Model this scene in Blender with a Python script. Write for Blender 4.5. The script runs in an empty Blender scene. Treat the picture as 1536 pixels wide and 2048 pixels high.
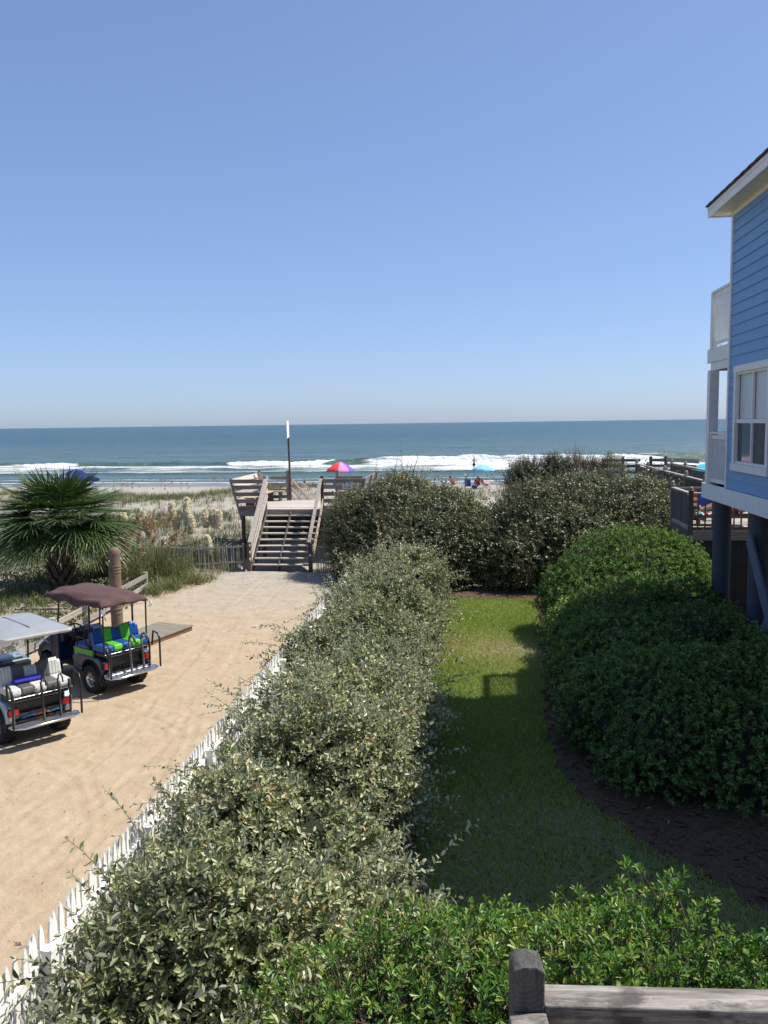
import bpy, bmesh, math, random
import numpy as np
from mathutils import Matrix, Vector
random.seed(7); rng = np.random.default_rng(11)
PI = math.pi; R = math.radians
scene = bpy.context.scene
COL = scene.collection

# ---------------------------------------------------------------- camera
CAM = (0.0, 0.0, 5.5)
yaw, pitch, roll = R(6.2), R(-5.9), R(0.77)
fw = Vector((-math.sin(yaw)*math.cos(pitch), math.cos(yaw)*math.cos(pitch), math.sin(pitch)))
r0 = Vector((math.cos(yaw), math.sin(yaw), 0)); u0 = r0.cross(fw)
rt = r0*math.cos(roll) - u0*math.sin(roll); up = r0*math.sin(roll) + u0*math.cos(roll)
cam = bpy.data.cameras.new('camera'); camo = bpy.data.objects.new('camera', cam); COL.objects.link(camo)
cam.sensor_fit = 'VERTICAL'; cam.sensor_height = 24.0; cam.lens = 24.0*1715/2048
cam.clip_start = 0.1; cam.clip_end = 90000
camo.matrix_world = Matrix(((rt.x, up.x, -fw.x, CAM[0]), (rt.y, up.y, -fw.y, CAM[1]), (rt.z, up.z, -fw.z, CAM[2]), (0, 0, 0, 1)))
scene.camera = camo
# ---------------------------------------------------------------- sky and sun
SUN_EL, SUN_AZ = R(57.3), R(18.0)          # azimuth: from +x towards +y (sea)
world = bpy.data.worlds.new('World'); scene.world = world; world.use_nodes = True
nt = world.node_tree; bg = nt.nodes['Background']
sky = nt.nodes.new('ShaderNodeTexSky'); sky.sky_type = 'NISHITA'; sky.sun_disc = False
sky.sun_elevation = SUN_EL; sky.sun_rotation = PI/2 - SUN_AZ
sky.altitude = 0; sky.air_density = 0.8; sky.dust_density = 0.65; sky.ozone_density = 8.0
# a hazy summer sky: one even gamma and tint over the whole dome
sc_ = nt.nodes.new('ShaderNodeVectorMath'); sc_.operation = 'SCALE'; sc_.inputs[3].default_value = 0.1
gm = nt.nodes.new('ShaderNodeGamma'); gm.inputs[1].default_value = 0.63
ml = nt.nodes.new('ShaderNodeVectorMath'); ml.operation = 'MULTIPLY'; ml.inputs[1].default_value = (6.45, 6.95, 8.25)
nt.links.new(sky.outputs[0], sc_.inputs[0]); nt.links.new(sc_.outputs[0], gm.inputs[0]); nt.links.new(gm.outputs[0], ml.inputs[0])
nt.links.new(ml.outputs[0], bg.inputs[0]); bg.inputs[1].default_value = 0.106
sl = bpy.data.lights.new('sun', 'SUN'); sl.energy = 5.0; sl.angle = R(0.53); sl.color = (1.0, 0.95, 0.86)
so = bpy.data.objects.new('sun', sl); COL.objects.link(so)
sdir = Vector((math.cos(SUN_EL)*math.cos(SUN_AZ), math.cos(SUN_EL)*math.sin(SUN_AZ), math.sin(SUN_EL)))
so.rotation_euler = sdir.to_track_quat('Z', 'Y').to_euler(); so.location = (60, 20, 90)
vs = scene.view_settings; vs.view_transform = 'Standard'; vs.look = 'None'; vs.exposure = 0.5; vs.gamma = 1.0
vs.use_curve_mapping = False
scene.cycles.max_bounces = 6; scene.cycles.transparent_max_bounces = 8

# ---------------------------------------------------------------- materials
def lin(c):
    return tuple(((v/255)/12.92 if v/255 <= .04045 else ((v/255+.055)/1.055)**2.4) for v in c)
class Mat:
    def __init__(s, name):
        s.m = bpy.data.materials.new(name); s.m.use_nodes = True
        s.nt = s.m.node_tree; s.b = s.nt.nodes['Principled BSDF']; s.out = s.nt.nodes['Material Output']
    def n(s, t, **k):
        nd = s.nt.nodes.new('ShaderNode'+t)
        for a, v in k.items():
            if a in nd.inputs: nd.inputs[a].default_value = v
            else: setattr(nd, a, v)
        return nd
    def l(s, a, b): s.nt.links.new(a, b)
    def coord(s, kind='Object', scale=(1, 1, 1)):
        t = s.n('TexCoord'); m = s.n('Mapping'); m.inputs['Scale'].default_value = scale
        s.l(t.outputs[kind], m.inputs['Vector']); return m.outputs[0]
    def geo(s, scale=(1, 1, 1)):
        t = s.n('NewGeometry'); m = s.n('Mapping'); m.inputs['Scale'].default_value = scale
        s.l(t.outputs['Position'], m.inputs['Vector']); return m.outputs[0]
    def noise(s, vec, scale, detail=4, rough=.55, dist=0):
        nd = s.n('TexNoise'); nd.inputs['Scale'].default_value = scale; nd.inputs['Detail'].default_value = detail
        nd.inputs['Roughness'].default_value = rough; nd.inputs['Distortion'].default_value = dist
        s.l(vec, nd.inputs['Vector']); return nd.outputs['Fac']
    def ramp(s, fac, stops):
        nd = s.n('ValToRGB'); cr = nd.color_ramp
        while len(cr.elements) > 1: cr.elements.remove(cr.elements[-1])
        cr.elements[0].position = stops[0][0]; cr.elements[0].color = (*stops[0][1], 1)
        for p, c in stops[1:]:
            e = cr.elements.new(p); e.color = (*c, 1)
        s.l(fac, nd.inputs[0]); return nd.outputs[0]
    def mix(s, fac, a, b, mode='MIX'):
        nd = s.n('Mix', data_type='RGBA', blend_type=mode)
        for v, i in ((fac, 0), (a, 6), (b, 7)):
            if hasattr(v, 'is_output'): s.l(v, nd.inputs[i])
            elif i == 0: nd.inputs[0].default_value = v
            else: nd.inputs[i].default_value = (*v, 1)
        return nd.outputs[2]
    def math(s, op, a, b=0.0):
        nd = s.n('Math', operation=op)
        for v, i in ((a, 0), (b, 1)):
            if hasattr(v, 'is_output'): s.l(v, nd.inputs[i])
            else: nd.inputs[i].default_value = v
        return nd.outputs[0]
    def bump(s, h, strength=.3, dist=.02):
        nd = s.n('Bump'); nd.inputs['Strength'].default_value = strength; nd.inputs['Distance'].default_value = dist
        s.l(h, nd.inputs['Height']); s.l(nd.outputs[0], s.b.inputs['Normal']); return nd
    def base(s, c):
        if hasattr(c, 'is_output'): s.l(c, s.b.inputs['Base Color'])
        else: s.b.inputs['Base Color'].default_value = (*c, 1)
    def set(s, **k):
        for a, v in k.items(): s.b.inputs[a.replace('_', ' ')].default_value = v
        return s
def paint(name, c, rough=.5, var=.12, metal=0.0, bump=.05, sc=6):
    m = Mat(name); v = m.coord(); f = m.noise(v, sc, 5, .6)
    d = tuple(x*(1-var) for x in c); e = tuple(min(1, x*(1+var)) for x in c)
    m.base(m.ramp(f, [(.3, d), (.7, e)])); m.set(Roughness=rough, Metallic=metal)
    if bump: m.bump(m.noise(v, sc*8, 3), bump, .005)
    return m.m
def wood(name, axis, c1, c2, c3, rough=.85, sc=1.0):
    """weathered timber with grain along one axis and a random shade per board"""
    m = Mat(name); s = [22*sc, 22*sc, 22*sc]; s[axis] = 1.2*sc
    oi = m.n('ObjectInfo'); v = m.coord('Object', tuple(s))
    add = m.n('VectorMath', operation='ADD'); sc_ = m.n('VectorMath', operation='SCALE'); sc_.inputs[3].default_value = 37.0
    cb = m.n('CombineXYZ'); m.l(oi.outputs['Random'], cb.inputs[0]); m.l(oi.outputs['Random'], cb.inputs[1]); m.l(oi.outputs['Random'], cb.inputs[2])
    m.l(cb.outputs[0], sc_.inputs[0]); m.l(v, add.inputs[0]); m.l(sc_.outputs[0], add.inputs[1]); v = add.outputs[0]
    g = m.noise(v, 1.0, 6, .65, .4); col = m.ramp(g, [(.25, c1), (.5, c2), (.75, c3)])
    br = m.math('MULTIPLY_ADD', oi.outputs['Random'], .5); br.node.inputs[2].default_value = .75
    h = m.n('HueSaturation'); m.l(br, h.inputs['Value']); m.l(col, h.inputs['Color']); m.base(h.outputs[0])
    m.set(Roughness=rough); m.bump(g, .5, .01); return m.m
def leafmat(name, cols, under=None, rough=.42, trans=.22, spec=.5):
    m = Mat(name); at = m.n('Attribute', attribute_name='tint')
    c = m.ramp(at.outputs['Fac'], cols)
    if under:
        g = m.n('NewGeometry'); c = m.mix(g.outputs['Backfacing'], c, under)
    m.base(c); m.set(Roughness=rough, Specular_IOR_Level=spec)
    tr = m.n('BsdfTranslucent'); hs = m.n('HueSaturation'); hs.inputs['Saturation'].default_value = 1.2; hs.inputs['Value'].default_value = 1.2
    m.l(c, hs.inputs['Color']); m.l(hs.outputs[0], tr.inputs[0])
    mx = m.n('MixShader'); mx.inputs[0].default_value = trans
    m.l(m.b.outputs[0], mx.inputs[1]); m.l(tr.outputs[0], mx.inputs[2]); m.l(mx.outputs[0], m.out.inputs[0])
    return m.m
G1, G2, G3 = (.13, .105, .09), (.26, .215, .185), (.38, .325, .285)
MT = {}
for i, a in enumerate('xyz'):
    MT['wood_'+a] = wood('weathered_timber_'+a, i, G1, G2, G3)
    MT['pale_'+a] = wood('pale_timber_'+a, i, (.26, .19, .135), (.44, .345, .26), (.56, .46, .36))
    MT['dark_'+a] = wood('dark_timber_'+a, i, (.035, .03, .028), (.085, .072, .062), (.16, .135, .115))
    MT['red_'+a] = wood('brown_timber_'+a, i, (.07, .04, .028), (.16, .085, .055), (.24, .14, .09))
    MT['grey_'+a] = wood('silver_timber_'+a, i, (.16, .145, .125), (.31, .285, .25), (.45, .42, .38))
for i, a in enumerate('xyz'): MT['bleach_'+a] = wood('bleached_timber_'+a, i, (.245, .21, .178), (.42, .37, .322), (.52, .47, .42))
MT['white'] = paint('white_paint', (.76, .76, .74), .45, .07)
MT['trim'] = paint('house_white_trim', (.68, .68, .66), .5, .06)
MT['picket'] = paint('weathered_white_picket', (.82, .81, .76), .55, .12, sc=9)
MT['black'] = paint('black_steel', (.012, .012, .013), .4, .2)
MT['rubber'] = paint('tyre_rubber', (.018, .017, .016), .85, .3, bump=.4)
MT['chrome'] = paint('chrome', (.72, .73, .75), .16, .1, 1.0, .02)
MT['bark'] = paint('shrub_twig', (.10, .065, .04), .9, .4)
MT['concrete'] = paint('concrete', (.36, .34, .31), .9, .15)

# ---------------------------------------------------------------- mesh helpers
class MB:
    def __init__(s): s.v = []; s.f = []; s.mi = []
    def add(s, vs, fs, mi=0, M=None):
        o = len(s.v)
        s.v += [tuple(M @ Vector(p)) if M else tuple(p) for p in vs]
        s.f += [tuple(o+i for i in f) for f in fs]; s.mi += [mi]*len(fs); return s
    def box(s, c, d, M=None, mi=0, taper=None):
        x, y, z = (k/2 for k in d); t = taper or (1, 1)
        vs = [(sx*x*(t[0] if sz > 0 else 1)+c[0], sy*y*(t[1] if sz > 0 else 1)+c[1], sz*z+c[2]) for sz in (-1, 1) for sy in (-1, 1) for sx in (-1, 1)]
        return s.add(vs, [(0, 2, 3, 1), (4, 5, 7, 6), (0, 1, 5, 4), (2, 6, 7, 3), (0, 4, 6, 2), (1, 3, 7, 5)], mi, M)
    def beam(s, p, q, w, h, mi=0, upv=(0, 0, 1)):
        p, q = Vector(p), Vector(q); d = (q-p); L = d.length; d.normalize(); u = Vector(upv)
        x = d.cross(u)
        if x.length < 1e-4: x = d.cross(Vector((0, 1, 0)))
        x.normalize(); u = x.cross(d)
        M = Matrix(((d.x, x.x, u.x, p.x), (d.y, x.y, u.y, p.y), (d.z, x.z, u.z, p.z), (0, 0, 0, 1)))
        return s.box((L/2, 0, 0), (L, w, h), M, mi)
    def tube(s, pts, r, n=8, mi=0, cap=True, M=None):
        pts = [Vector(p) for p in pts]; rs = r if isinstance(r, (list, tuple)) else [r]*len(pts)
        vs = []; fs = []; ref = None
        for i, p in enumerate(pts):
            d = (pts[min(i+1, len(pts)-1)]-pts[max(i-1, 0)]).normalized()
            if ref is None: ref = d.orthogonal().normalized()
            ref = (ref-d*ref.dot(d))
            ref = ref.normalized() if ref.length > 1e-5 else d.orthogonal().normalized()
            b = d.cross(ref)
            for k in range(n):
                a = 2*PI*k/n; vs.append(p+(ref*math.cos(a)+b*math.sin(a))*rs[i])
        for i in range(len(pts)-1):
            for k in range(n): fs.append((i*n+k, i*n+(k+1) % n, (i+1)*n+(k+1) % n, (i+1)*n+k))
        if cap: fs += [tuple(range(n))[::-1], tuple(range((len(pts)-1)*n, len(pts)*n))]
        return s.add(vs, fs, mi, M)
    def lathe(s, prof, n=20, mi=0, M=None, a0=0, a1=2*PI):
        full = abs(a1-a0-2*PI) < 1e-5; m = n if full else n+1
        vs = [(r*math.cos(a0+(a1-a0)*k/n), r*math.sin(a0+(a1-a0)*k/n), z) for r, z in prof for k in range(m)]
        fs = [(i*m+k, i*m+(k+1) % m, (i+1)*m+(k+1) % m, (i+1)*m+k) for i in range(len(prof)-1) for k in range(n)]
        return s.add(vs, fs, mi, M)
    def prism(s, poly, d0, d1, axis=0, mi=0, M=None):
        n = len(poly)
        def P(a, b, d): return ((d, a, b), (a, d, b), (a, b, d))[axis]
        vs = [P(a, b, d0) for a, b in poly]+[P(a, b, d1) for a, b in poly]
        fs = [tuple(range(n)), tuple(range(2*n-1, n-1, -1))]+[(i, i+n, (i+1) % n+n, (i+1) % n) for i in range(n)]
        return s.add(vs, fs, mi, M)
    def grid(s, fn, nu, nv, mi=0, M=None):
        vs = [fn(i/nu, j/nv) for j in range(nv+1) for i in range(nu+1)]
        fs = [(j*(nu+1)+i, j*(nu+1)+i+1, (j+1)*(nu+1)+i+1, (j+1)*(nu+1)+i) for j in range(nv) for i in range(nu)]
        return s.add(vs, fs, mi, M)
    def build(s, name, mats, parent=None, smooth=False, bevel=0, seg=2, loc=None):
        me = bpy.data.meshes.new(name); me.from_pydata(s.v, [], s.f); me.update()
        bm = bmesh.new(); bm.from_mesh(me); bmesh.ops.recalc_face_normals(bm, faces=bm.faces); bm.to_mesh(me); bm.free()
        for m in (mats if isinstance(mats, (list, tuple)) else [mats]): me.materials.append(MT[m] if isinstance(m, str) else m)
        me.polygons.foreach_set('material_index', s.mi)
        if smooth: me.polygons.foreach_set('use_smooth', [True]*len(me.polygons))
        o = bpy.data.objects.new(name, me); COL.objects.link(o); o.parent = parent
        if loc: o.location = loc
        if bevel:
            b = o.modifiers.new('edge', 'BEVEL'); b.width = bevel; b.segments = seg; b.limit_method = 'ANGLE'; b.angle_limit = R(35)
            if smooth: pass
        return o
def tag(o, label=None, cat=None, group=None, kind=None):
    for k, v in (('label', label), ('category', cat), ('group', group), ('kind', kind)):
        if v: o[k] = v
    return o
def thing(name, label, cat, loc=(0, 0, 0), rz=0, group=None):
    o = bpy.data.objects.new(name, None); COL.objects.link(o); o.empty_display_size = .2
    o.location = loc; o.rotation_euler = (0, 0, rz); return tag(o, label, cat, group)
def copy_tree(o, parent=None):
    c = o.copy(); COL.objects.link(c); c.parent = parent
    for ch in list(o.children): copy_tree(ch, c)
    return c
def inst(o, parent, loc, rot=None, scale=None):
    c = o.copy(); COL.objects.link(c); c.parent = parent; c.location = loc
    if rot: c.rotation_euler = rot
    if scale: c.scale = scale
    return c
def mesh_np(name, V, F, mats, parent=None, attrs=None, smooth=False):
    """V (n,3), F (m,k) arrays -> one mesh object"""
    me = bpy.data.meshes.new(name); V = np.asarray(V, np.float32); F = np.asarray(F, np.int32)
    m, k = F.shape
    me.vertices.add(len(V)); me.vertices.foreach_set('co', V.ravel())
    me.loops.add(m*k); me.loops.foreach_set('vertex_index', F.ravel())
    me.polygons.add(m); me.polygons.foreach_set('loop_start', np.arange(0, m*k, k, dtype=np.int32))
    me.polygons.foreach_set('loop_total', np.full(m, k, np.int32))
    if smooth: me.polygons.foreach_set('use_smooth', np.ones(m, bool))
    for an, av in (attrs or {}).items():
        a = me.attributes.new(an, 'FLOAT', 'POINT'); a.data.foreach_set('value', np.asarray(av, np.float32))
    me.update(calc_edges=True); me.validate()
    for q in (mats if isinstance(mats, (list, tuple)) else [mats]): me.materials.append(MT[q] if isinstance(q, str) else q)
    o = bpy.data.objects.new(name, me); COL.objects.link(o); o.parent = parent; return o
def sm(a, b, t):
    t = np.clip((np.asarray(t, float)-a)/(b-a), 0, 1); return t*t*(3-2*t)
def wob(x, y, f, seed=0):
    """cheap smooth 2-D noise, about -1..1"""
    x = np.asarray(x, float)*f; y = np.asarray(y, float)*f; r = np.random.default_rng(seed); o = 0
    for k in range(7):
        a = r.uniform(0, 2*PI); q = r.uniform(.6, 1.9); p = r.uniform(0, 2*PI)
        o = o+np.sin((x*math.cos(a)+y*math.sin(a))*q+p+.7*np.sin((x*math.sin(a)-y*math.cos(a))*q*.8+p*2))
    return o/4.2
def ground_z(x, y):
    x = np.asarray(x, float); y = np.asarray(y, float)
    z = 1.3*sm(30, 48, y)-1.0*sm(52, 63, y)-.046*np.clip(y-62, 0, 200)
    z = z+.22*wob(x, y, .55, 3)*sm(29, 36, y)*(1-sm(58, 66, y))+.35*wob(x, y, .16, 4)*sm(34, 44, y)*(1-sm(56, 66, y))
    z = z+sm(-10.3, -12.5, x)*sm(14, 22, y)*(1-sm(40, 50, y))*(.22+.16*wob(x, y, .9, 5))
    return z
# ================================================================ THE SETTING
# ---- sand
m = Mat('sand'); p = m.geo()
big = m.noise(p, .35, 4, .6); mid = m.noise(p, 2.2, 5, .6); fine = m.noise(p, 38, 4, .7)
sep = m.n('SeparateXYZ'); m.l(p, sep.inputs[0])
yy = m.math('ADD', sep.outputs['Y'], m.math('MULTIPLY', big, 6.0))
far = m.n('MapRange'); far.inputs[1].default_value = 24; far.inputs[2].default_value = 34; m.l(yy, far.inputs[0])
tan_ = m.ramp(mid, [(.25, (.335, .248, .155)), (.5, (.392, .30, .197)), (.75, (.425, .338, .238))])
pale = m.ramp(mid, [(.25, (.275, .24, .195)), (.5, (.34, .305, .255)), (.75, (.385, .352, .305))])
col = m.mix(far.outputs[0], tan_, pale)
col = m.mix(.55, col, m.ramp(fine, [(.25, (.45, .45, .45)), (.5, (.85, .85, .85)), (.72, (1, 1, 1))]), 'MULTIPLY')
wet = m.n('Attribute', attribute_name='wet')
col = m.mix(wet.outputs['Fac'], col, (.14, .122, .10)); m.base(col)
rg = m.n('MapRange'); rg.inputs[3].default_value = .95; rg.inputs[4].default_value = .22; m.l(wet.outputs['Fac'], rg.inputs[0])
m.l(rg.outputs[0], m.b.inputs['Roughness'])
dry = m.math('SUBTRACT', 1.0, wet.outputs['Fac'])
hh = m.math('ADD', m.math('MULTIPLY', mid, .6), m.math('MULTIPLY', m.noise(p, 9, 4, .65), .5)); hh = m.math('MULTIPLY', m.math('ADD', hh, m.math('MULTIPLY', fine, .12)), dry)
m.bump(hh, .40, .08); MT['sand'] = m.m

def grid_np(xs, ys, zf):
    X, Y = np.meshgrid(xs, ys); Z = zf(X, Y); nx, ny = len(xs), len(ys)
    V = np.stack([X.ravel(), Y.ravel(), Z.ravel()], 1)
    i = np.arange(nx*ny).reshape(ny, nx)
    F = np.stack([i[:-1, :-1].ravel(), i[:-1, 1:].ravel(), i[1:, 1:].ravel(), i[1:, :-1].ravel()], 1)
    return V, F
xs = np.concatenate([np.arange(-400, -62, 12), np.arange(-62, 60, .5), np.arange(60, 400, 12)])
ys = np.concatenate([np.arange(-80, 0, 5), np.arange(0, 70, .4), np.arange(70, 112, .7), np.arange(112, 200, 6)])
V, F = grid_np(xs, ys, ground_z)
wetv = sm(84, 92, V[:, 1]+1.5*wob(V[:, 0], V[:, 1]*0, .12, 9))
o = mesh_np('beach_ground', V, F, 'sand', attrs={'wet': wetv}, smooth=True); tag(o, kind='structure')

# ---- sandy drive with wheel tracks and footprints as relief
xs = np.arange(-11.4, -3.55, .042); ys = np.arange(1.0, 31.6, .042)
X, Y = np.meshgrid(xs, ys); Z = .03+.005*wob(X, Y, 1.6, 21)+.003*wob(X, Y, 5.0, 22)+.003*wob(X, Y, 14.0, 27)
def track(pts, w=.17, depth=.010, per=.085):
    global Z
    P = np.array(pts, float); t = np.linspace(0, 1, len(P)); tt = np.linspace(0, 1, 240)
    cx = np.interp(tt, t, P[:, 0]); cy = np.interp(tt, t, P[:, 1])
    for _ in range(14): cx[1:-1] = (cx[:-2]+cx[2:]+2*cx[1:-1])/4; cy[1:-1] = (cy[:-2]+cy[2:]+2*cy[1:-1])/4
    s = np.concatenate([[0], np.cumsum(np.hypot(np.diff(cx), np.diff(cy)))])
    bx0, bx1, by0, by1 = cx.min()-.4, cx.max()+.4, cy.min()-.4, cy.max()+.4
    ix = np.where((xs > bx0) & (xs < bx1))[0]; iy = np.where((ys > by0) & (ys < by1))[0]
    if len(ix) == 0 or len(iy) == 0: return
    sl_ = np.ix_(iy, ix); xx = X[sl_]; yv = Y[sl_]; best = np.full(xx.shape, 9.); bs = np.zeros(xx.shape)
    for a, b, c in zip(cx, cy, s):
        d = np.hypot(xx-a, yv-b); k = d < best; best[k] = d[k]; bs[k] = c
    q = best/(w/2)
    prof = -depth*np.exp(-q**4)*(.55+.45*np.sign(np.sin(bs*2*PI/per)))+depth*.75*np.exp(-((q-1.35)/.28)**2)
    Z[sl_] += prof*(1-sm(1.8, 2.4, q))
for off in (0, .92):
    track([(-7.55+off, 31), (-7.45+off, 27), (-7.2+off, 23), (-6.6+off, 19), (-6.3+off, 14), (-6.5+off, 9)])
    track([(-6.6+off*.9, 16.6-off*.3), (-6.1+off*.9, 14.5-off*.2), (-6.3+off*.9, 11.5), (-7.4+off, 8.6), (-9.2+off, 6)])
    track([(-7.1-off*.4, 15.7+off*.8), (-6.2-off*.3, 15.2+off*.8), (-5.2, 14.3+off), (-4.9+off*.3, 12), (-5.2+off*.8, 8)])
    track([(-7.2-off*.3, 12.9+off*.7), (-6.2-off*.2, 12.2+off*.8), (-5.3+off*.2, 10.8), (-5.2+off*.9, 8), (-5.3+off, 4)])
    track([(-9.0+off, 4), (-7.8+off, 7.5), (-7.5+off, 10.2), (-8.1+off, 12.2)])
fp = 900
fx = rng.uniform(-10.5, -4, fp); fy = rng.uniform(3, 31, fp); fa = rng.uniform(0, PI, fp)
for a, b, c in zip(fx, fy, fa):
    ix = np.where(abs(xs-a) < .28)[0]; iy = np.where(abs(ys-b) < .28)[0]
    if len(ix) == 0 or len(iy) == 0: continue
    sl_ = np.ix_(iy, ix); dx = X[sl_]-a; dy = Y[sl_]-b; u = dx*math.cos(c)+dy*math.sin(c); w_ = -dx*math.sin(c)+dy*math.cos(c)
    d2 = (u/.13)**2+(w_/.06)**2
    Z[sl_] += (-.017*np.exp(-d2)+.008*np.exp(-((np.sqrt(d2)-1.7)/.4)**2))*rng.uniform(.25, 1)
edge = np.minimum.reduce([sm(-11.4, -10.6, X), sm(-3.55, -3.75, X), sm(1.0, 1.4, Y), sm(31.6, 31.0, Y)])
bank = sm(-9.2, -10.9, X+.5*wob(Y, Y*0, .8, 31))*.10
Z = ground_z(X, Y)+(Z+.01+bank)*edge-.03*(1-edge)
i = np.arange(Z.size).reshape(Z.shape)
F = np.stack([i[:-1, :-1].ravel(), i[:-1, 1:].ravel(), i[1:, 1:].ravel(), i[1:, :-1].ravel()], 1)
o = mesh_np('sand_path', np.stack([X.ravel(), Y.ravel(), Z.ravel()], 1), F, 'sand', attrs={'wet': np.zeros(Z.size)}, smooth=True); tag(o, kind='structure')

# ---- planting bed of bark mulch
m = Mat('mulch'); p = m.geo(); f1 = m.noise(p, 30, 5, .7); f2 = m.noise(p, 1.3, 4)
m.base(m.mix(f2, m.ramp(f1, [(.3, (.035, .020, .012)), (.55, (.105, .058, .030)), (.75, (.19, .115, .065))]), m.ramp(f1, [(.3, (.05, .032, .018)), (.7, (.15, .10, .058))])))
m.set(Roughness=.95); m.bump(f1, .9, .04); MT['mulch'] = m.m
xs = np.arange(-3.7, 15, .12); ys = np.arange(-3, 28, .12)
V, F = grid_np(xs, ys, lambda x, y: ground_z(x, y)+.008+.012*(wob(x, y, 2.5, 41)+wob(x, y, 7, 42)*.5+1))
tag(mesh_np('mulch_bed', V, F, 'mulch', smooth=True), kind='structure')
def chips():
    n = 9000; x = rng.uniform(-.8, 5, n); y = rng.uniform(7, 27, n); z = ground_z(x, y)+.045; a = rng.uniform(0, 2*PI, n); l = rng.uniform(.02, .06, n); w = l*rng.uniform(.25, .5, n)
    c, s = np.cos(a), np.sin(a); t = rng.uniform(-.4, .4, (n, 2))
    q = np.array([(-1, -1), (1, -1), (1, 1), (-1, 1)])
    V = np.zeros((n, 4, 3))
    for k, (u, v) in enumerate(q):
        V[:, k, 0] = x+c*u*l-s*v*w; V[:, k, 1] = y+s*u*l+c*v*w; V[:, k, 2] = z+u*l*t[:, 0]+v*w*t[:, 1]
    return V.reshape(-1, 3), np.arange(4*n).reshape(n, 4)
V, F = chips(); o = mesh_np('mulch_chips', V, F, 'mulch'); tag(o, 'reddish brown bark chips strewn over the planting bed beside the lawn', 'mulch', kind='stuff')

# ---- lawn
LE = np.array([(1.72, 26.2), (1.66, 23.7), (1.50, 19.3), (1.30, 16.5), (1.20, 14.1), (1.34, 12.6), (2.2, 10.8), (3.0, 9.7), (4.2, 8.3), (5.5, 6.5)])
def lawn_r(y): return np.interp(-np.asarray(y), -LE[:, 1], LE[:, 0])+.05*np.sin(np.asarray(y)*5.1)+.04*np.sin(np.asarray(y)*11.7)
def lawn_l(y): return -.95+.12*np.sin(np.asarray(y)*1.3)+.05*np.sin(np.asarray(y)*6)
m = Mat('lawn_soil'); p = m.geo(); f1 = m.noise(p, 22, 5, .7); f2 = m.noise(p, .9, 4, .6)
m.base(m.mix(f2, m.ramp(f1, [(.3, (.06, .075, .025)), (.7, (.15, .17, .06))]), m.ramp(f1, [(.3, (.15, .125, .08)), (.7, (.28, .235, .16))])))
m.set(Roughness=.95); m.bump(f1, .6, .03); MT['lawn'] = m.m
ys = np.arange(6.2, 26.2, .08); nu = 40; Yg = np.repeat(ys[:, None], nu, 1); tt = np.linspace(0, 1, nu)[None]
Xg = lawn_l(Yg)*(1-tt)+lawn_r(Yg)*tt; Zg = ground_z(Xg, Yg)+.045+.012*wob(Xg, Yg, 2, 51); Zg[:, 0] -= .05; Zg[:, -1] -= .05; Zg[-1] -= .05
i = np.arange(Zg.size).reshape(Zg.shape); F = np.stack([i[:-1, :-1].ravel(), i[:-1, 1:].ravel(), i[1:, 1:].ravel(), i[1:, :-1].ravel()], 1)
tag(mesh_np('lawn', np.stack([Xg.ravel(), Yg.ravel(), Zg.ravel()], 1), F, 'lawn', smooth=True), kind='structure')
MT['grass'] = leafmat('grass_blade', [(0, (.095, .165, .03)), (.5, (.25, .36, .075)), (.85, (.40, .44, .14)), (1, (.50, .45, .24))], rough=.5, trans=.35)
def blades(x, y, z, h, w, lean, tint):
    n = len(x); a = rng.uniform(0, 2*PI, n); b = rng.uniform(0, 2*PI, n); V = np.zeros((n, 4, 3))
    cx, sx = np.cos(a)*w/2, np.sin(a)*w/2; lx, ly = np.cos(b)*lean*h, np.sin(b)*lean*h
    V[:, 0] = np.stack([x-cx, y-sx, z], 1); V[:, 1] = np.stack([x+cx, y+sx, z], 1)
    V[:, 2] = np.stack([x+lx*.45+cx*.6, y+ly*.45+sx*.6, z+h*.62], 1); V[:, 3] = np.stack([x+lx, y+ly, z+h], 1)
    return V.reshape(-1, 3), np.arange(4*n).reshape(n, 4), np.repeat(tint, 4)
n = 150000; y = 6.3+19.9*rng.random(n)**.9; t = rng.random(n); x = lawn_l(y)*(1-t)+lawn_r(y)*t
wear = .5+.5*wob(x, y, 1.1, 61)-.9*np.exp(-((y-20.3)/.9)**2-((x-.6)/1.3)**2); k = rng.random(n) < np.clip(.55+wear*.7, .12, 1); x, y = x[k], y[k]
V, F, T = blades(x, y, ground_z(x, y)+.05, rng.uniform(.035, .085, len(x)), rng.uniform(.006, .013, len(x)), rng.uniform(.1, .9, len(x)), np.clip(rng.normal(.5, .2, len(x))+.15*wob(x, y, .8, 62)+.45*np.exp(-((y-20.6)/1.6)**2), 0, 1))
tag(mesh_np('lawn_grass', V, F, 'grass', attrs={'tint': T}), 'short green lawn grass with worn sandy patches between the hedges', 'grass', kind='stuff')

# ---- sea
SEA = -1.35
m = Mat('sea_water'); p = m.geo((.45, 1, 1)); pr = m.geo()
sep = m.n('SeparateXYZ'); m.l(pr, sep.inputs[0])
dr = m.n('MapRange', interpolation_type='SMOOTHSTEP'); dr.inputs[1].default_value = 125; dr.inputs[2].default_value = 420; m.l(sep.outputs['Y'], dr.inputs[0])
patch = m.noise(m.geo((.25, 1, 1)), .018, 4, .55)
deep = m.ramp(patch, [(.35, (.003, .040, .048)), (.65, (.008, .062, .064))]); shal = m.ramp(m.noise(p, .05, 4), [(.35, (.045, .095, .085)), (.65, (.07, .115, .10))])
col = m.mix(dr.outputs[0], shal, deep); col = m.mix(.6, col, m.ramp(m.noise(m.geo((.12, 1, 1)), .11, 5, .6), [(.3, (.45, .5, .55)), (.5, (.9, .9, .9)), (.7, (1, 1, 1))]), 'MULTIPLY')
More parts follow.
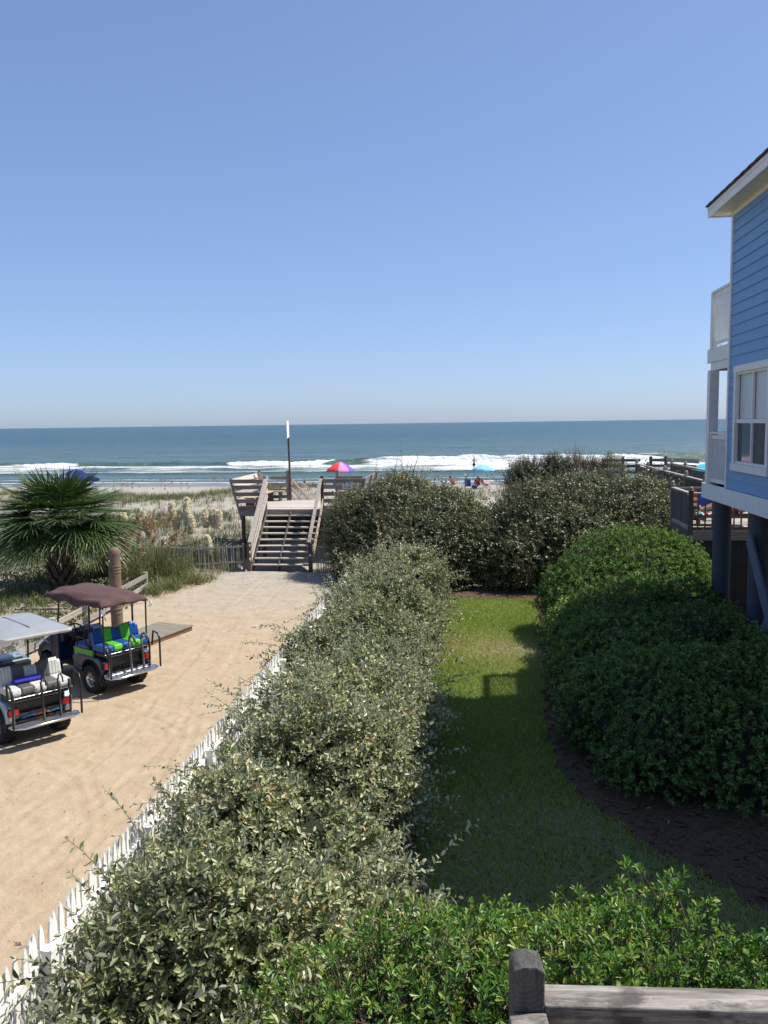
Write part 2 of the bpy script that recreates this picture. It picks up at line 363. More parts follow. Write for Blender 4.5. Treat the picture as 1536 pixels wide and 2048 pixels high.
ga = m.n('Attribute', attribute_name='green'); col = m.mix(ga.outputs['Fac'], col, (.10, .15, .055))
fo = m.n('Attribute', attribute_name='foam')
fn = m.math('ADD', m.math('MULTIPLY', m.noise(m.geo((.35, 1, 1)), .9, 6, .65), .75), m.math('MULTIPLY', m.noise(pr, 2.6, 5, .7), .25))
fth = m.n('MapRange'); fth.inputs[1].default_value = -.16; fth.inputs[2].default_value = .12
m.l(m.math('SUBTRACT', fo.outputs['Fac'], fn), fth.inputs[0])
foam = fth.outputs[0]; col = m.mix(foam, col, (.62, .64, .64)); m.base(col)
rr = m.n('MapRange'); rr.inputs[3].default_value = .22; rr.inputs[4].default_value = .9; m.l(foam, rr.inputs[0]); m.l(rr.outputs[0], m.b.inputs['Roughness'])
m.set(IOR=1.33)
h1 = m.noise(p, .16, 5, .6); h2 = m.noise(p, .9, 5, .62)
hh = m.math('ADD', m.math('MULTIPLY', h1, 3.2), m.math('MULTIPLY', h2, .75)); hh = m.math('ADD', hh, m.math('MULTIPLY', foam, .25))
m.bump(hh, 1.0, 1.1); MT['sea'] = m.m
xs = np.concatenate([np.arange(-150, -95, 2.5), np.arange(-95, 76, .42), np.arange(76, 160, 2.5), [159.3]]); ys = np.concatenate([np.arange(88, 168, .38), np.arange(168, 262, 1.0)])
X, Y = np.meshgrid(xs, ys)
def crest(X, Y, yc, A, ws, wl):
    d = Y-yc; return A*np.where(d > 0, np.exp(-(d/ws)**2), np.exp(-(d/wl)**2))
yc = 149+3.5*wob(X, X*0, .035, 71)+1.0*wob(X, X*0, .17, 72)
Amain = .45+.7*sm(-32, -8, X)*(1-.75*sm(24, 34, X))+.16*wob(X, Y*0, .5, 73)+.12*wob(X, Y*.6, 1.7, 83)+.10*wob(X, Y, 3.6, 99)
Z = SEA+crest(X, Y, yc, Amain, 4.0, 1.7)
ylow = yc-13-3*wob(X, X*0, .07, 74)
Z += crest(X, Y, ylow, .22+.05*wob(X, Y, .8, 84), 2.5, .9)
y2 = 163+2*wob(X, X*0, .05, 75); Z += crest(X, Y, y2, .75*sm(12, 28, X)*(1-sm(70, 90, X)), 4, 2)
yr = 119.5+1.6*wob(X, X*0, .06, 76)+.5*wob(X, X*0, .4, 77); Z += crest(X, Y, yr, .20, 3, .5)
Z += .10*np.sin(Y*.34+.6*wob(X, Y, .03, 78))*sm(128, 190, Y)*(1-sm(235, 262, Y))+.05*wob(X, Y, .5, 79)*sm(105, 130, Y)*(1-sm(235, 262, Y))
Z += .03*wob(X, Y, .3, 80)*(1-sm(104, 116, Y)); Z = Z+(SEA-Z)*sm(250, 262, Y)
M_ = sm(-24, -13, X)*(1-sm(27, 34, X))
Lf = .62*sm(-.1, .45, wob(X, Y*.4, .16, 81)+.4*wob(X, Y, .7, 90))*(1-M_)*(X < 30)
foam = np.maximum(M_*(.92+.22*wob(X, Y, .9, 95)), Lf*1.2)*sm(yc+1.0+.5*wob(X, X*0, 1.3, 96), yc-.2, Y)*sm(yc-7, yc-3.2, Y)
patchy = (.46+.20*wob(X*.6, Y, .25, 82)+.06*wob(X, Y, 1.5, 97))*sm(yr-.3, yr+1.2, Y)*sm(yc-2, yc-6, Y)
foam = np.maximum(foam, patchy); foam = np.maximum(foam, (.78+.15*wob(X, Y, .8, 98))*np.exp(-((Y-yr-1.0)/1.3)**2)*(Y > yr-1.2))
foam = np.maximum(foam, (.85*np.exp(-((Y-ylow)/1.0)**2))*sm(30, 10, X))
ysw = 101.2+1.0*wob(X, X*0, .12, 85)+.4*wob(X, X*0, .6, 86)
foam = np.maximum(foam, .72*np.exp(-((Y-ysw)/.9)**2)); foam = np.maximum(foam, .5*np.exp(-((Y-ysw-5.5-2*wob(X, X*0, .05, 87))/1.3)**2))
foam = np.maximum(foam, .62*np.exp(-((Y-98.6-.5*wob(X, X*0, .3, 88))/.5)**2))
foam = np.maximum(foam, .75*np.exp(-((Y-y2)/.8)**2)*sm(22, 30, X)*(1-sm(66, 80, X))*sm(-.3, .4, wob(X, X*0, .35, 89)))
green = np.clip(np.exp(-((Y-yc+1.3)/1.6)**2)*.7*sm(-.1, .6, wob(X, X*0, .12, 91)+.1)+np.exp(-((Y-y2+1.6)/2)**2)*sm(12, 28, X)*.7, 0, 1)
i = np.arange(Z.size).reshape(Z.shape); F = np.stack([i[:-1, :-1].ravel(), i[:-1, 1:].ravel(), i[1:, 1:].ravel(), i[1:, :-1].ravel()], 1)
tag(mesh_np('sea_surf', np.stack([X.ravel(), Y.ravel(), Z.ravel()], 1), F, 'sea', attrs={'foam': foam.ravel(), 'green': green.ravel()}, smooth=True), kind='structure')
xs = np.array([-45000, -8000, -1500, -150, 159.3, 1500, 8000, 45000.]); ys = np.array([88, 175, 261., 600, 2000, 9000, 60000])
V, F = grid_np(xs, ys, lambda x, y: x*0+SEA); c = V[F].mean(1); F = F[~((c[:, 0] > -150) & (c[:, 0] < 159) & (c[:, 1] < 261))]
tag(mesh_np('sea', V, F, 'sea', attrs={'foam': np.zeros(len(V)), 'green': np.zeros(len(V))}), kind='structure')
# ================================================================ VEGETATION
MT['elae'] = leafmat('silver_shrub_leaf', [(0, (.055, .075, .025)), (.3, (.135, .165, .06)), (.55, (.26, .285, .125)), (.8, (.44, .45, .25)), (.95, (.58, .57, .38)), (1, (.42, .30, .14))], under=(.44, .455, .31), rough=.43, trans=.22, spec=.45)
MT['elae_dark'] = leafmat('dark_shrub_leaf', [(0, (.035, .052, .018)), (.4, (.085, .11, .038)), (.75, (.19, .205, .085)), (.95, (.32, .31, .16)), (1, (.34, .23, .10))], under=(.28, .29, .18), rough=.45, trans=.12, spec=.45)
MT['pitt'] = leafmat('glossy_green_leaf', [(0, (0.033, 0.076, 0.014)), (.45, (0.068, 0.15, 0.028)), (.8, (0.135, 0.25, 0.045)), (1, (0.27, 0.32, 0.067))], rough=.42, trans=.26, spec=.4)
MT['haw'] = leafmat('bright_green_leaf', [(0, (.04, .085, .02)), (.5, (.095, .18, .042)), (.9, (.17, .28, .065)), (1, (.30, .36, .09))], rough=.5, trans=.24, spec=.3)
MT['jun'] = leafmat('evergreen_needle', [(0, (.02, .035, .010)), (.6, (.045, .075, .02)), (1, (.09, .11, .035))], rough=.6, trans=.1)
MT['drytwig'] = leafmat('dry_twig', [(0, (.09, .065, .05)), (.6, (.19, .14, .115)), (1, (.28, .21, .16))], rough=.9, trans=.05)
MT['palm'] = leafmat('palm_leaf', [(0, (0.024, 0.043, 0.014)), (.5, (0.051, 0.092, 0.024)), (.85, (0.101, 0.155, 0.041)), (1, (0.257, 0.243, 0.095))], rough=.5, trans=.15)
MT['dune'] = leafmat('dune_grass_blade', [(0, (0.060, 0.085, 0.025)), (.45, (0.115, 0.140, 0.045)), (.75, (0.200, 0.190, 0.085)), (1, (0.360, 0.300, 0.170))], rough=.6, trans=.25)
MT['cover'] = leafmat('dune_herb_leaf', [(0, (0.057, 0.076, 0.033)), (.5, (0.123, 0.147, 0.071)), (.85, (0.209, 0.209, 0.114)), (1, (0.285, 0.209, 0.114))], rough=.7, trans=.2)
MT['seed'] = leafmat('grass_seed_head', [(0, (.25, .18, .10)), (.6, (.40, .31, .20)), (1, (.52, .44, .32))], rough=.8, trans=.35)
MT['plume'] = leafmat('pampas_plume', [(0, (.70, .66, .50)), (.6, (.82, .79, .66)), (1, (.87, .85, .76))], rough=.9, trans=.5)

def nrm(a): return a/np.maximum(np.linalg.norm(a, axis=-1, keepdims=True), 1e-9)
def n3(P, f, seed):
    r = np.random.default_rng(seed); o = 0
    for k in range(6):
        d = r.normal(size=3); d /= np.linalg.norm(d); o = o+np.sin((P@d)*f*r.uniform(.7, 1.7)+r.uniform(0, 6.28)+.8*np.sin((P@np.roll(d, 1))*f*.9))
    return o/3.6
def leaves(P, D, N, L, W, tint, shape='ell'):
    """P base, D direction, N face normal, all (n,3); returns V, F, T"""
    n = len(P); S = nrm(np.cross(D, N)); N = nrm(np.cross(S, D))
    if shape == 'dia': prof = [(0, 0, 0), (.5, .5, .04), (1, 0, -.06), (.5, -.5, .04)]
    elif shape == 'obo': prof = [(0, 0, 0), (.42, .26, .05), (.80, .46, .03), (1, 0, -.05), (1, 0, -.05), (.80, -.46, .03), (.42, -.26, .05), (0, 0, 0)]
    else: prof = [(0, 0, 0), (.30, .43, .09), (.72, .38, .06), (1, 0, -.08), (1, 0, -.08), (.72, -.38, .06), (.30, -.43, .09), (0, 0, 0)]
    V = np.zeros((n, len(prof), 3)); L = L[:, None]; W = W[:, None]
    for k, (a, b, c) in enumerate(prof): V[:, k] = P+D*L*a+S*W*b+N*L*c
    F = np.arange(n*len(prof)).reshape(-1, 4)
    return V.reshape(-1, 3), F, np.repeat(tint, len(prof))
def stems(C0, rad, tint=None):
    """C0 (n,k,3) polylines -> thin three-sided tubes"""
    n, k, _ = C0.shape; D = nrm(np.gradient(C0, axis=1)); A = nrm(np.cross(D, np.array([.3, .5, .81]))); B = np.cross(D, A)
    rr = (rad[:, None]*np.linspace(1, .35, k)[None])[..., None]
    R3 = [C0+rr*(A*math.cos(t)+B*math.sin(t)) for t in (0, 2.094, 4.189)]
    V = np.stack(R3, 2).reshape(-1, 3); b = (np.arange(n)[:, None]*k+np.arange(k-1)[None])*3
    F = [np.stack([b+i, b+(i+1) % 3, b+3+(i+1) % 3, b+3+i], -1).reshape(-1, 4) for i in range(3)]
    return V, np.concatenate(F)
def shell(ells, count, seed, lump=.13, lf=1.6, zmin=.05, depth=.28, keepback=.35, topbias=0):
    """random points near the outer skin of a union of ellipsoids, with outward normals"""
    r = np.random.default_rng(seed); E = np.array(ells, float)
    area = (E[:, 3]*E[:, 4]+E[:, 3]*E[:, 5]+E[:, 4]*E[:, 5]); m = int(count*3.2)
    idx = r.choice(len(E), m, p=area/area.sum()); d = nrm(r.normal(size=(m, 3)))
    P = E[idx, :3]+d*E[idx, 3:6]; Nn = nrm(d/E[idx, 3:6])
    P = P+Nn*(lump*n3(P, lf, seed+5))[:, None]+Nn*(lump*.5*n3(P, lf*3.1, seed+6))[:, None]
    ok = P[:, 2] > ground_z(P[:, 0], P[:, 1])+zmin
    for k in range(len(E)):
        q = (((P-E[k, :3])/(E[k, 3:6]*.93))**2).sum(1); ok &= ~((q < 1) & (idx != k))
    toc = nrm(np.array(CAM)-P); f = (toc*Nn).sum(1); ok &= (f > -.25) | (r.random(m) < keepback)
    P, Nn = P[ok][:count], Nn[ok][:count]
    P = P-Nn*(depth*r.random(len(P))**1.6)[:, None]
    return P, Nn
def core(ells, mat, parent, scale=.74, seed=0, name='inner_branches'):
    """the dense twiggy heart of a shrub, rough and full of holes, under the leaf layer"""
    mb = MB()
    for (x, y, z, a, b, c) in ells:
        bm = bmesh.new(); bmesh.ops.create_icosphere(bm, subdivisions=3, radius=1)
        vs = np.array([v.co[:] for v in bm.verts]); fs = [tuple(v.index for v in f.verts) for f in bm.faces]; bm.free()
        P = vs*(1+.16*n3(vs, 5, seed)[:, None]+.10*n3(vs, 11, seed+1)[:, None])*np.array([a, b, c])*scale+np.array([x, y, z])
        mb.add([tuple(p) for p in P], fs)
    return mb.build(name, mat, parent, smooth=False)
m = Mat('shrub_heart'); v = m.geo(); f = m.noise(v, 26, 5, .7); m.base(m.ramp(f, [(.3, (.012, .016, .007)), (.55, (.03, .04, .016)), (.75, (.06, .05, .03))])); m.set(Roughness=.95); m.bump(f, 1, .08); MT['heart'] = m.m  # dark foliage colour for the added light-blocking core

def shrub(name, label, ells, shoots, per, mat, seed, leaf=(.045, .065, .45), slen=(.2, .5), shape='ell', droop=.25, upb=.35, tw=.004, group=None, rosette=False, whips=0, corescale=.74, lump=.13, lf=1.6, depth=.28, upn=.25, tintf=None, cat='shrub'):
    r = np.random.default_rng(seed)
    c = np.array([e[:3] for e in ells]).mean(0); t = thing(name, label, cat, (0, 0, 0), 0, group)
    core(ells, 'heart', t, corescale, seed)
    up_ = np.array([0, 0, 1.]); k = 6; tt = np.linspace(0, 1, k)[None, :, None]
    PP, DD, NN, LL, TT, SV, SF = [], [], [], [], [], [], []; so_ = 0
    sets = [(shoots, per, slen, False)]+([(whips, int(per*1.9), (slen[1]*1.3, slen[1]*2.6), True)] if whips else [])
    for (cnt, pr_, sl2, whip) in sets:
        P, Nn = shell(ells, cnt, seed+(77 if whip else 0), lump, lf, depth=depth); n = len(P)
        D = nrm(Nn*(1.0 if whip else .8)+up_*upb+r.normal(size=(n, 3))*(.3 if whip else .45)); L = r.uniform(sl2[0], sl2[1], n)
        if not whip: L *= 1+.45*n3(P, 2.3, seed+3)
        side = nrm(r.normal(size=(n, 3))); base = P-Nn*.12
        C0 = base[:, None]+D[:, None]*L[:, None, None]*tt+side[:, None]*(L[:, None, None]*.13)*tt**2-up_*(droop*L[:, None, None]*tt**2)
        Vs, Fs = stems(C0, np.full(n, tw)*np.clip(L/.4, .7, 1.4)); SV.append(Vs); SF.append(Fs+so_); so_ += len(Vs)
        sh = r.normal(0, .13, n)+.2*n3(P, 1.1, seed+9)      # whole shoots differ in tone
        for j in range(pr_):
            if rosette:
                fr = np.clip(1-.16*(j//5)/max(1, pr_//5)-.02*r.random(n), 0, 1); ang = j*2.4+r.uniform(0, .6, n)
                elev = np.clip(.95-.62*(j/pr_)+r.normal(0, .15, n), -.2, 1.3)
            else:
                fr = np.clip((j+r.uniform(.2, 1, n))/pr_, 0, 1); ang = j*2.6+r.uniform(0, .9, n); elev = r.uniform(.25, .95, n)
            x = fr*(k-1); i0 = np.minimum(x.astype(int), k-2); w = (x-i0)[:, None]; ar = np.arange(n)
            q = C0[ar, i0]*(1-w)+C0[ar, i0+1]*w; d = nrm(C0[ar, i0+1]-C0[ar, i0])
            a = nrm(np.cross(d, np.array([.31, .52, .8])+0*d)); b = np.cross(d, a)
            rad = a*np.cos(ang)[:, None]+b*np.sin(ang)[:, None]
            ld = nrm(rad*np.cos(elev)[:, None]+d*np.sin(elev)[:, None]+r.normal(size=(n, 3))*.12)
            nn = nrm(d*np.cos(elev)[:, None]-rad*np.sin(elev)[:, None]+up_*upn+r.normal(size=(n, 3))*.45)
            l = r.uniform(leaf[0], leaf[1], n)*(1-.25*(fr > .9)*(not rosette))
            PP.append(q); DD.append(ld); NN.append(nn); LL.append(l)
            TT.append(np.clip(.43+sh+r.normal(0, .22, n)+(.25*(1-j/pr_) if rosette else 0), 0, 1))
    mesh_np('twigs', np.concatenate(SV), np.concatenate(SF), 'bark', t)
    PP, DD, NN, LL, TT = map(np.concatenate, (PP, DD, NN, LL, TT))
    kk = PP[:, 2] > .03
    V, F, T = leaves(PP[kk], DD[kk], NN[kk], LL[kk], LL[kk]*leaf[2]*r.uniform(.85, 1.15, kk.sum()), TT[kk], shape)
    f = mesh_np('foliage', V, F, mat, t, {'tint': T}); f['kind'] = 'stuff'
    return t

# silver-leaved hedge behind the picket fence, one shrub after another
hy = [2.3, 4.3, 6.3, 8.6, 10.7, 12.8, 15.0, 17.2, 19.4, 21.6, 23.6]
hlab = ['silver-green shrub filling the lower left corner behind the picket fence', 'silver-green shrub beside the nearest white fence pickets, next to the glossy green shrub',
        'silver-green shrub by the fence where the square white post shows', 'third silver-green shrub along the fence, counted from the square white post',
        'silver-green shrub along the fence with leafy whips arching over the lawn', 'silver-green shrub level with the silver golf cart, behind the fence',
        'silver-green shrub opposite the brown-roofed golf cart, behind the fence', 'silver-green shrub beside the sunlit square on the lawn',
        'silver-green shrub beside the sunny end of the lawn', 'second last silver-green shrub towards the wooden stairs', 'last silver-green shrub of the fence row, nearest the wooden stairs']
for i, y in enumerate(hy):
    r = np.random.default_rng(100+i); ells = []
    for q in range(4):
        ells.append((-2.28+(.16 if 6 < y < 9.5 else -.42 if y < 5 else 0)+r.uniform(-.5, .4), y+r.uniform(-.9, .9), .62+r.uniform(-.12, .12), 1.12+r.uniform(-.25, .35), .9+r.uniform(-.25, .25), 1.05+r.uniform(-.35, .42)))
    near = y < 11
    if y < 7: ells.append((-1.15, y+.5, .6, .95, .95, 1.0))
    shrub('silver_shrub', hlab[i], ells, 2500 if y < 8 else 1900 if near else 1350, 13 if near else 11, 'elae', 200+i, corescale=.60, depth=.5, leaf=(.055, .09, .52) if near else (.062, .098, .52),
          slen=(.2, .55), whips=70, droop=.3, lump=.24, lf=2.0, group='silver shrubs along the picket fence')
# glossy green shrubs below the camera
pl = [(-.2, 5.1, 'glossy green shrub at the foot of the silver hedge, leftmost of the near row'), (.85, 5.4, 'glossy green shrub behind the weathered railing post'),
      (2.05, 5.2, 'glossy green shrub over the middle of the weathered rail'), (3.25, 5.0, 'glossy green shrub of the near row in the lower right corner')]
for i, (x, y, lb) in enumerate(pl):
    r = np.random.default_rng(300+i)
    ells = [(x+r.uniform(-.35, .35), y+r.uniform(-.45, .45), 1.0+r.uniform(-.1, .1), .85+r.uniform(-.1, .15), 1.05+r.uniform(-.1, .2), 1.08+r.uniform(-.12, .12)-.07*i) for _ in range(4)]
    shrub('glossy_shrub', lb, ells, 2900, 12, 'pitt', 320+i, leaf=(.045, .072, .36), corescale=.66, depth=.4, slen=(.14, .34), shape='obo', rosette=True, droop=.05, upb=.7, tw=.005, group='glossy green shrubs of the near row', lump=.12, lf=2.2)
# bright green mounds in front of the blue house
bl = [('bright green mounded shrub in full sun beside the house, lit on top', [(3.9, 22.4, .9, 2.0, 1.7, 1.7), (2.75, 22.0, .8, 1.15, 1.4, 1.25), (5.0, 22.6, .9, 1.2, 1.5, 1.4), (3.3, 21.3, .8, 1.5, 1.2, 1.3)], 6200),
      ('green shrub at the edge of the house shadow, in front of the sunlit mound', [(3.3, 19.2, .7, 1.5, 1.5, 1.25), (2.5, 19.6, .6, .95, 1.2, .95), (4.6, 19.4, .7, 1.3, 1.4, 1.25)], 4200),
      ('shaded green shrub in the middle of the bed under the house eave', [(3.0, 16.6, .6, 1.35, 1.5, 1.2), (2.3, 16.9, .55, .85, 1.1, .85), (4.3, 17.0, .65, 1.3, 1.4, 1.2), (5.4, 17.6, .5, .8, 1.0, .9), (3.1, 17.9, .6, 1.3, 1.0, 1.15), (3.3, 15.4, .55, 1.3, 1.1, 1.15)], 4600),
      ('dark shaded shrub bulging towards the curved lawn edge', [(2.75, 14.1, .5, 1.2, 1.35, 1.15), (2.1, 14.6, .45, .75, 1.0, .8), (3.9, 14.3, .6, 1.2, 1.3, 1.15), (2.9, 12.9, .45, 1.0, .9, .95), (3.9, 12.7, .45, 1.0, .9, 1.0)], 4200),
      ('darkest shrub beside the house posts at the right edge of the picture', [(5.2, 14.0, .6, 1.1, 1.4, 1.2), (6.2, 14.2, .6, 1.0, 1.4, 1.2), (4.9, 12.6, .5, 1.0, .9, 1.0), (6.0, 12.6, .5, 1.1, .9, 1.05), (5.3, 15.5, .6, 1.1, 1.1, 1.2)], 3600)]
for i, (lb, ells, cnt) in enumerate(bl):
    shrub('mounded_shrub', lb, ells, cnt, 9, 'haw', 400+i, leaf=(.05, .085, .40), slen=(.12, .30), shape='dia' if i else 'obo', rosette=True, droop=.05, upb=.6, tw=.005, group='mounded shrubs in the house bed', lump=.12, lf=1.9)
# tall dark shrubs across the end of the lawn
shrub('tall_shrub', 'tall dark shrub beside the wooden stairs, left of the beach gap', [(-2.7, 30.6, 1.35, 2.1, 2.2, 2.1), (-4.2, 31.0, 1.15, 1.25, 1.6, 1.8), (-1.1, 30.2, 1.2, 1.5, 2.0, 1.85), (-.15, 29.6, .9, 1.15, 1.7, 1.5), (-2.2, 28.7, .9, 1.6, 1.4, 1.6), (-3.4, 28.6, .5, 1.1, 1.1, 1.0), (.3, 29.0, .7, .9, 1.2, 1.4)], 7800, 10, 'elae_dark', 500,
      leaf=(.075, .11, .46), slen=(.22, .6), shape='dia', whips=260, tw=.006, group='tall dark shrubs at the end of the lawn', lump=.22, lf=1.2)
shrub('tall_shrub', 'tall broad dark shrub behind the bright mound, right of the beach gap', [(1.9, 30.2, 1.2, 1.6, 2.1, 2.0), (3.7, 30.6, 1.4, 2.0, 2.2, 2.2), (5.5, 30.6, 1.25, 1.6, 2.0, 2.1), (6.7, 31.0, 1.0, 1.2, 1.6, 1.8), (3.0, 28.6, .9, 2.0, 1.4, 1.8), (1.4, 28.6, .7, 1.1, 1.1, 1.3)], 8600, 10, 'elae_dark', 510,
      leaf=(.075, .11, .46), slen=(.22, .6), shape='dia', whips=280, tw=.006, group='tall dark shrubs at the end of the lawn', lump=.22, lf=1.2)
shrub('evergreen_shrub', 'dark green wind-shaped evergreen behind the tall shrub, against the surf', [(2.5, 37.2, 2.3, .95, 1.0, 1.45), (1.9, 37.3, 2.7, .55, .6, .8), (3.2, 37.2, 2.6, .8, .9, 1.35)], 2600, 12, 'jun', 520,
      leaf=(.07, .12, .22), slen=(.2, .5), shape='dia', droop=0, upb=.7, tw=.006, lump=.2, lf=2.5)
shrub('dry_shrub', 'bare brownish twiggy shrub behind the tall shrub, beside the evergreen', [(4.4, 37.4, 2.4, 1.1, .9, 1.45), (3.8, 37.3, 2.1, .8, .8, 1.4)], 1500, 7, 'drytwig', 530, leaf=(.06, .12, .16), slen=(.3, .75), shape='dia', droop=0, upb=.9, tw=.008, corescale=.5, lump=.2, lf=2.5)
shrub('olive_shrub', 'olive green thin shrub behind the tall shrub, nearest the wooden walkway', [(5.6, 37.4, 2.5, .8, .8, 1.45), (5.0, 37.4, 2.4, .7, .8, 1.35)], 1700, 9, 'cover', 540, leaf=(.06, .11, .25), slen=(.25, .6), shape='dia', droop=0, upb=.9, tw=.006, corescale=.55, lump=.2, lf=2.5)

# ---- cabbage palm
def strip(P0, D, N, L, W, bend, k=5):
    """tapering leaf strips: returns V,F"""
    n = len(P0); t = np.linspace(0, 1, k)[None, :, None]; g = np.array([0, 0, -1.])
    C0 = P0[:, None]+D[:, None]*L[:, None, None]*t+g*(bend[:, None, None]*L[:, None, None]*t**2.6)
    S = nrm(np.cross(D, N))[:, None]; wd = (W[:, None, None]*np.array([.35, 1, .9, .6, .06])[None, :k, None])
    V = np.stack([C0-S*wd/2, C0+S*wd/2], 2).reshape(-1, 3)
    b = (np.arange(n)[:, None]*k+np.arange(k-1)[None])*2
    return V, np.stack([b, b+1, b+3, b+2], -1).reshape(-1, 4)
PB = (-13.6, 26.6, float(ground_z(-13.6, 26.6)))
palm = thing('cabbage_palm', 'stocky cabbage palm with fan leaves behind the golf carts', 'palm tree', PB)
mb = MB(); mb.lathe([(.30, -.2), (.26, .1), (.24, .6), (.25, 1.2), (.27, 2.0), (.24, 2.5), (.05, 2.7)], 16)
tr = mb.build('trunk', paint('palm_fibre', (.075, .05, .033), .95, .5, bump=.8, sc=9), palm, smooth=True)
MT['boot'] = paint('palm_boot', (.20, .135, .09), .9, .4, bump=.5, sc=12)
mb = MB(); mb.prism([(-.07, 0), (.07, 0), (.045, .5), (.0, .42), (-.045, .5)], 0, .035, 1)
boot = mb.build('leaf_base', 'boot', palm)
first = True
for row in range(8):
    for q in range(8):
        a = q*2*PI/8+row*.39; z = .05+row*.22; rot = (R(-24+row*1.5), 0, a-PI/2+random.uniform(-.2, .2)); loc = (.24*math.cos(a), .24*math.sin(a), z)
        if first: boot.location = loc; boot.rotation_euler = rot; first = False
        else: inst(boot, palm, loc, rot, (1, 1, random.uniform(.7, 1.25)))
palm.scale = (1.24, 1.24, .93)
r = np.random.default_rng(77)
for i in range(64):
    az = i*2.39996+r.uniform(-.2, .2); el = R(77-i*1.5+r.uniform(-9, 9))
    d = Vector((math.cos(az)*math.cos(el), math.sin(az)*math.cos(el), math.sin(el)))
    L = r.uniform(.85, 1.2)*(1 if i < 50 else .8); p0 = Vector((0, 0, 2.4))
    pet = [p0+d*L*t+Vector((0, 0, -.28*L*t*t*(1 if el < 1.1 else .3))) for t in (0, .25, .5, .75, 1)]
    dd = (pet[-1]-pet[-2]).normalized(); sd = dd.cross(Vector((0, 0, 1)))
    sd = sd.normalized() if sd.length > .1 else Vector((1, 0, 0)); nn = sd.cross(dd)
    nseg = 40; th = np.linspace(-1.75, 1.75, nseg); rad = .92+.36*np.cos(th*.6); rad *= r.uniform(.92, 1.08, nseg)
    Dv = np.array([dd*math.cos(t)+sd*math.sin(t)+nn*(.34*(abs(t)/1.9)**1.3) for t in th]); Dv = nrm(Dv)
    Nv = nrm(np.array([nn[:]]*nseg)+.55*np.array([sd[:]]*nseg)*np.where(np.arange(nseg) % 2, 1, -1)[:, None])
    P0 = np.array([pet[-1][:]]*nseg)+np.outer(np.cos(th)*.02, np.array(dd[:]))
    bend = np.clip(r.normal(.13, .09, nseg), .02, .6)+.14*(i > 40)
    V, F = strip(P0, Dv, Nv, rad*r.uniform(.95, 1.0), np.full(nseg, .046), bend)
    Vp, Fp = stems(np.array([[p[:] for p in pet]]), np.array([.018])); F = np.concatenate([F, Fp+len(V)]); V = np.concatenate([V, Vp])
    base = .45 if i < 46 else .72
    T = np.clip(np.full(len(V), base)+np.repeat(r.normal(0, .13, len(V)//2+1), 2)[:len(V)]+.22*(i >= 58), 0, 1)
    fo = mesh_np('frond', V, F, 'palm', palm, {'tint': T})

# ---- grasses
def arc_blades(x, y, z, h, w, lean, tint, k=5, seed=0):
    r = np.random.default_rng(seed); n = len(x); az = r.uniform(0, 2*PI, n); t = np.linspace(0, 1, k)[None]
    out = lean[:, None]*h[:, None]*t**1.8; zz = z[:, None]+h[:, None]*(t-.35*lean[:, None]*t**3)
    px = x[:, None]+np.cos(az)[:, None]*out; py = y[:, None]+np.sin(az)[:, None]*out
    a2 = az+PI/2+r.uniform(-.6, .6, n); wd = w[:, None]*(1-t**2*.95)/2
    ox, oy = np.cos(a2)[:, None]*wd, np.sin(a2)[:, None]*wd
    V = np.stack([np.stack([px-ox, py-oy, zz], -1), np.stack([px+ox, py+oy, zz], -1)], 2).reshape(-1, 3)
    b = (np.arange(n)[:, None]*k+np.arange(k-1)[None])*2
    return V, np.stack([b, b+1, b+3, b+2], -1).reshape(-1, 4), np.repeat(tint, 2*k), np.stack([px, py, zz], -1)
def seedheads(top, below, n_each, ln, spread, seed):
    r = np.random.default_rng(seed); n = len(top); q = np.repeat(np.arange(n), n_each); f = r.random(len(q))
    P = below[q]*(1-f[:, None])+top[q]*f[:, None]; ax = nrm(top-below)[q]
    D = nrm(ax*.9+r.normal(size=(len(q), 3))*spread+np.array([0, 0, -.15])); l = r.uniform(ln*.5, ln, len(q))
    return leaves(P, D, nrm(r.normal(size=(len(q), 3))), l, l*.22, r.random(len(q)), 'dia')
def clump(name, label, x, y, n, h, spread, seed, mat='dune', heads=0, cat='grass clump', group=None, hl=.5, tint=.4, lean=(.15, .8)):
    r = np.random.default_rng(seed); t = thing(name, label, cat, (0, 0, 0), 0, group)
    px = x+r.normal(0, spread, n); py = y+r.normal(0, spread, n)
    V, F, T, Cc = arc_blades(px, py, ground_z(px, py)-.02, r.uniform(h*.35, h*1.05, n), r.uniform(.012, .022, n), r.uniform(lean[0], lean[1], n), np.clip(r.normal(tint, .22, n), 0, 1), seed=seed)
    f = mesh_np('blades', V, F, mat, t, {'tint': T}); f['kind'] = 'stuff'
    if heads:
        px = x+r.normal(0, spread*.8, heads); py = y+r.normal(0, spread*.8, heads)
        V, F, T, Cc = arc_blades(px, py, ground_z(px, py), r.uniform(h*1.05, h*1.45, heads), np.full(heads, .012), r.uniform(.05, .35, heads), np.full(heads, .95), seed=seed+1)
        mesh_np('stalks', V, F, mat, t, {'tint': T})
        V, F, T = seedheads(Cc[:, 4], Cc[:, 4]*.55+Cc[:, 2]*.45, 46, hl*.45, .42, seed+2)
        s = mesh_np('seed_heads', V, F, 'seed', t, {'tint': T}); s['kind'] = 'stuff'
    return t
gl = [(-12.0, 28.0, 1.75, 16, 'tall grass clump with rusty seed heads, beside the brown bollard'), (-11.3, 27.4, 1.45, 10, 'tall grass clump with rusty seed heads behind the rail fence end post'),
      (-11.2, 28.6, 1.9, 18, 'tallest grass clump with rusty seed heads in front of the pampas plumes'), (-10.6, 28.8, 1.4, 8, 'grass clump with thin seed heads, nearest the slat fence'),
      (-12.7, 28.9, 1.6, 12, 'grass clump with rusty seed heads, nearest the palm')]
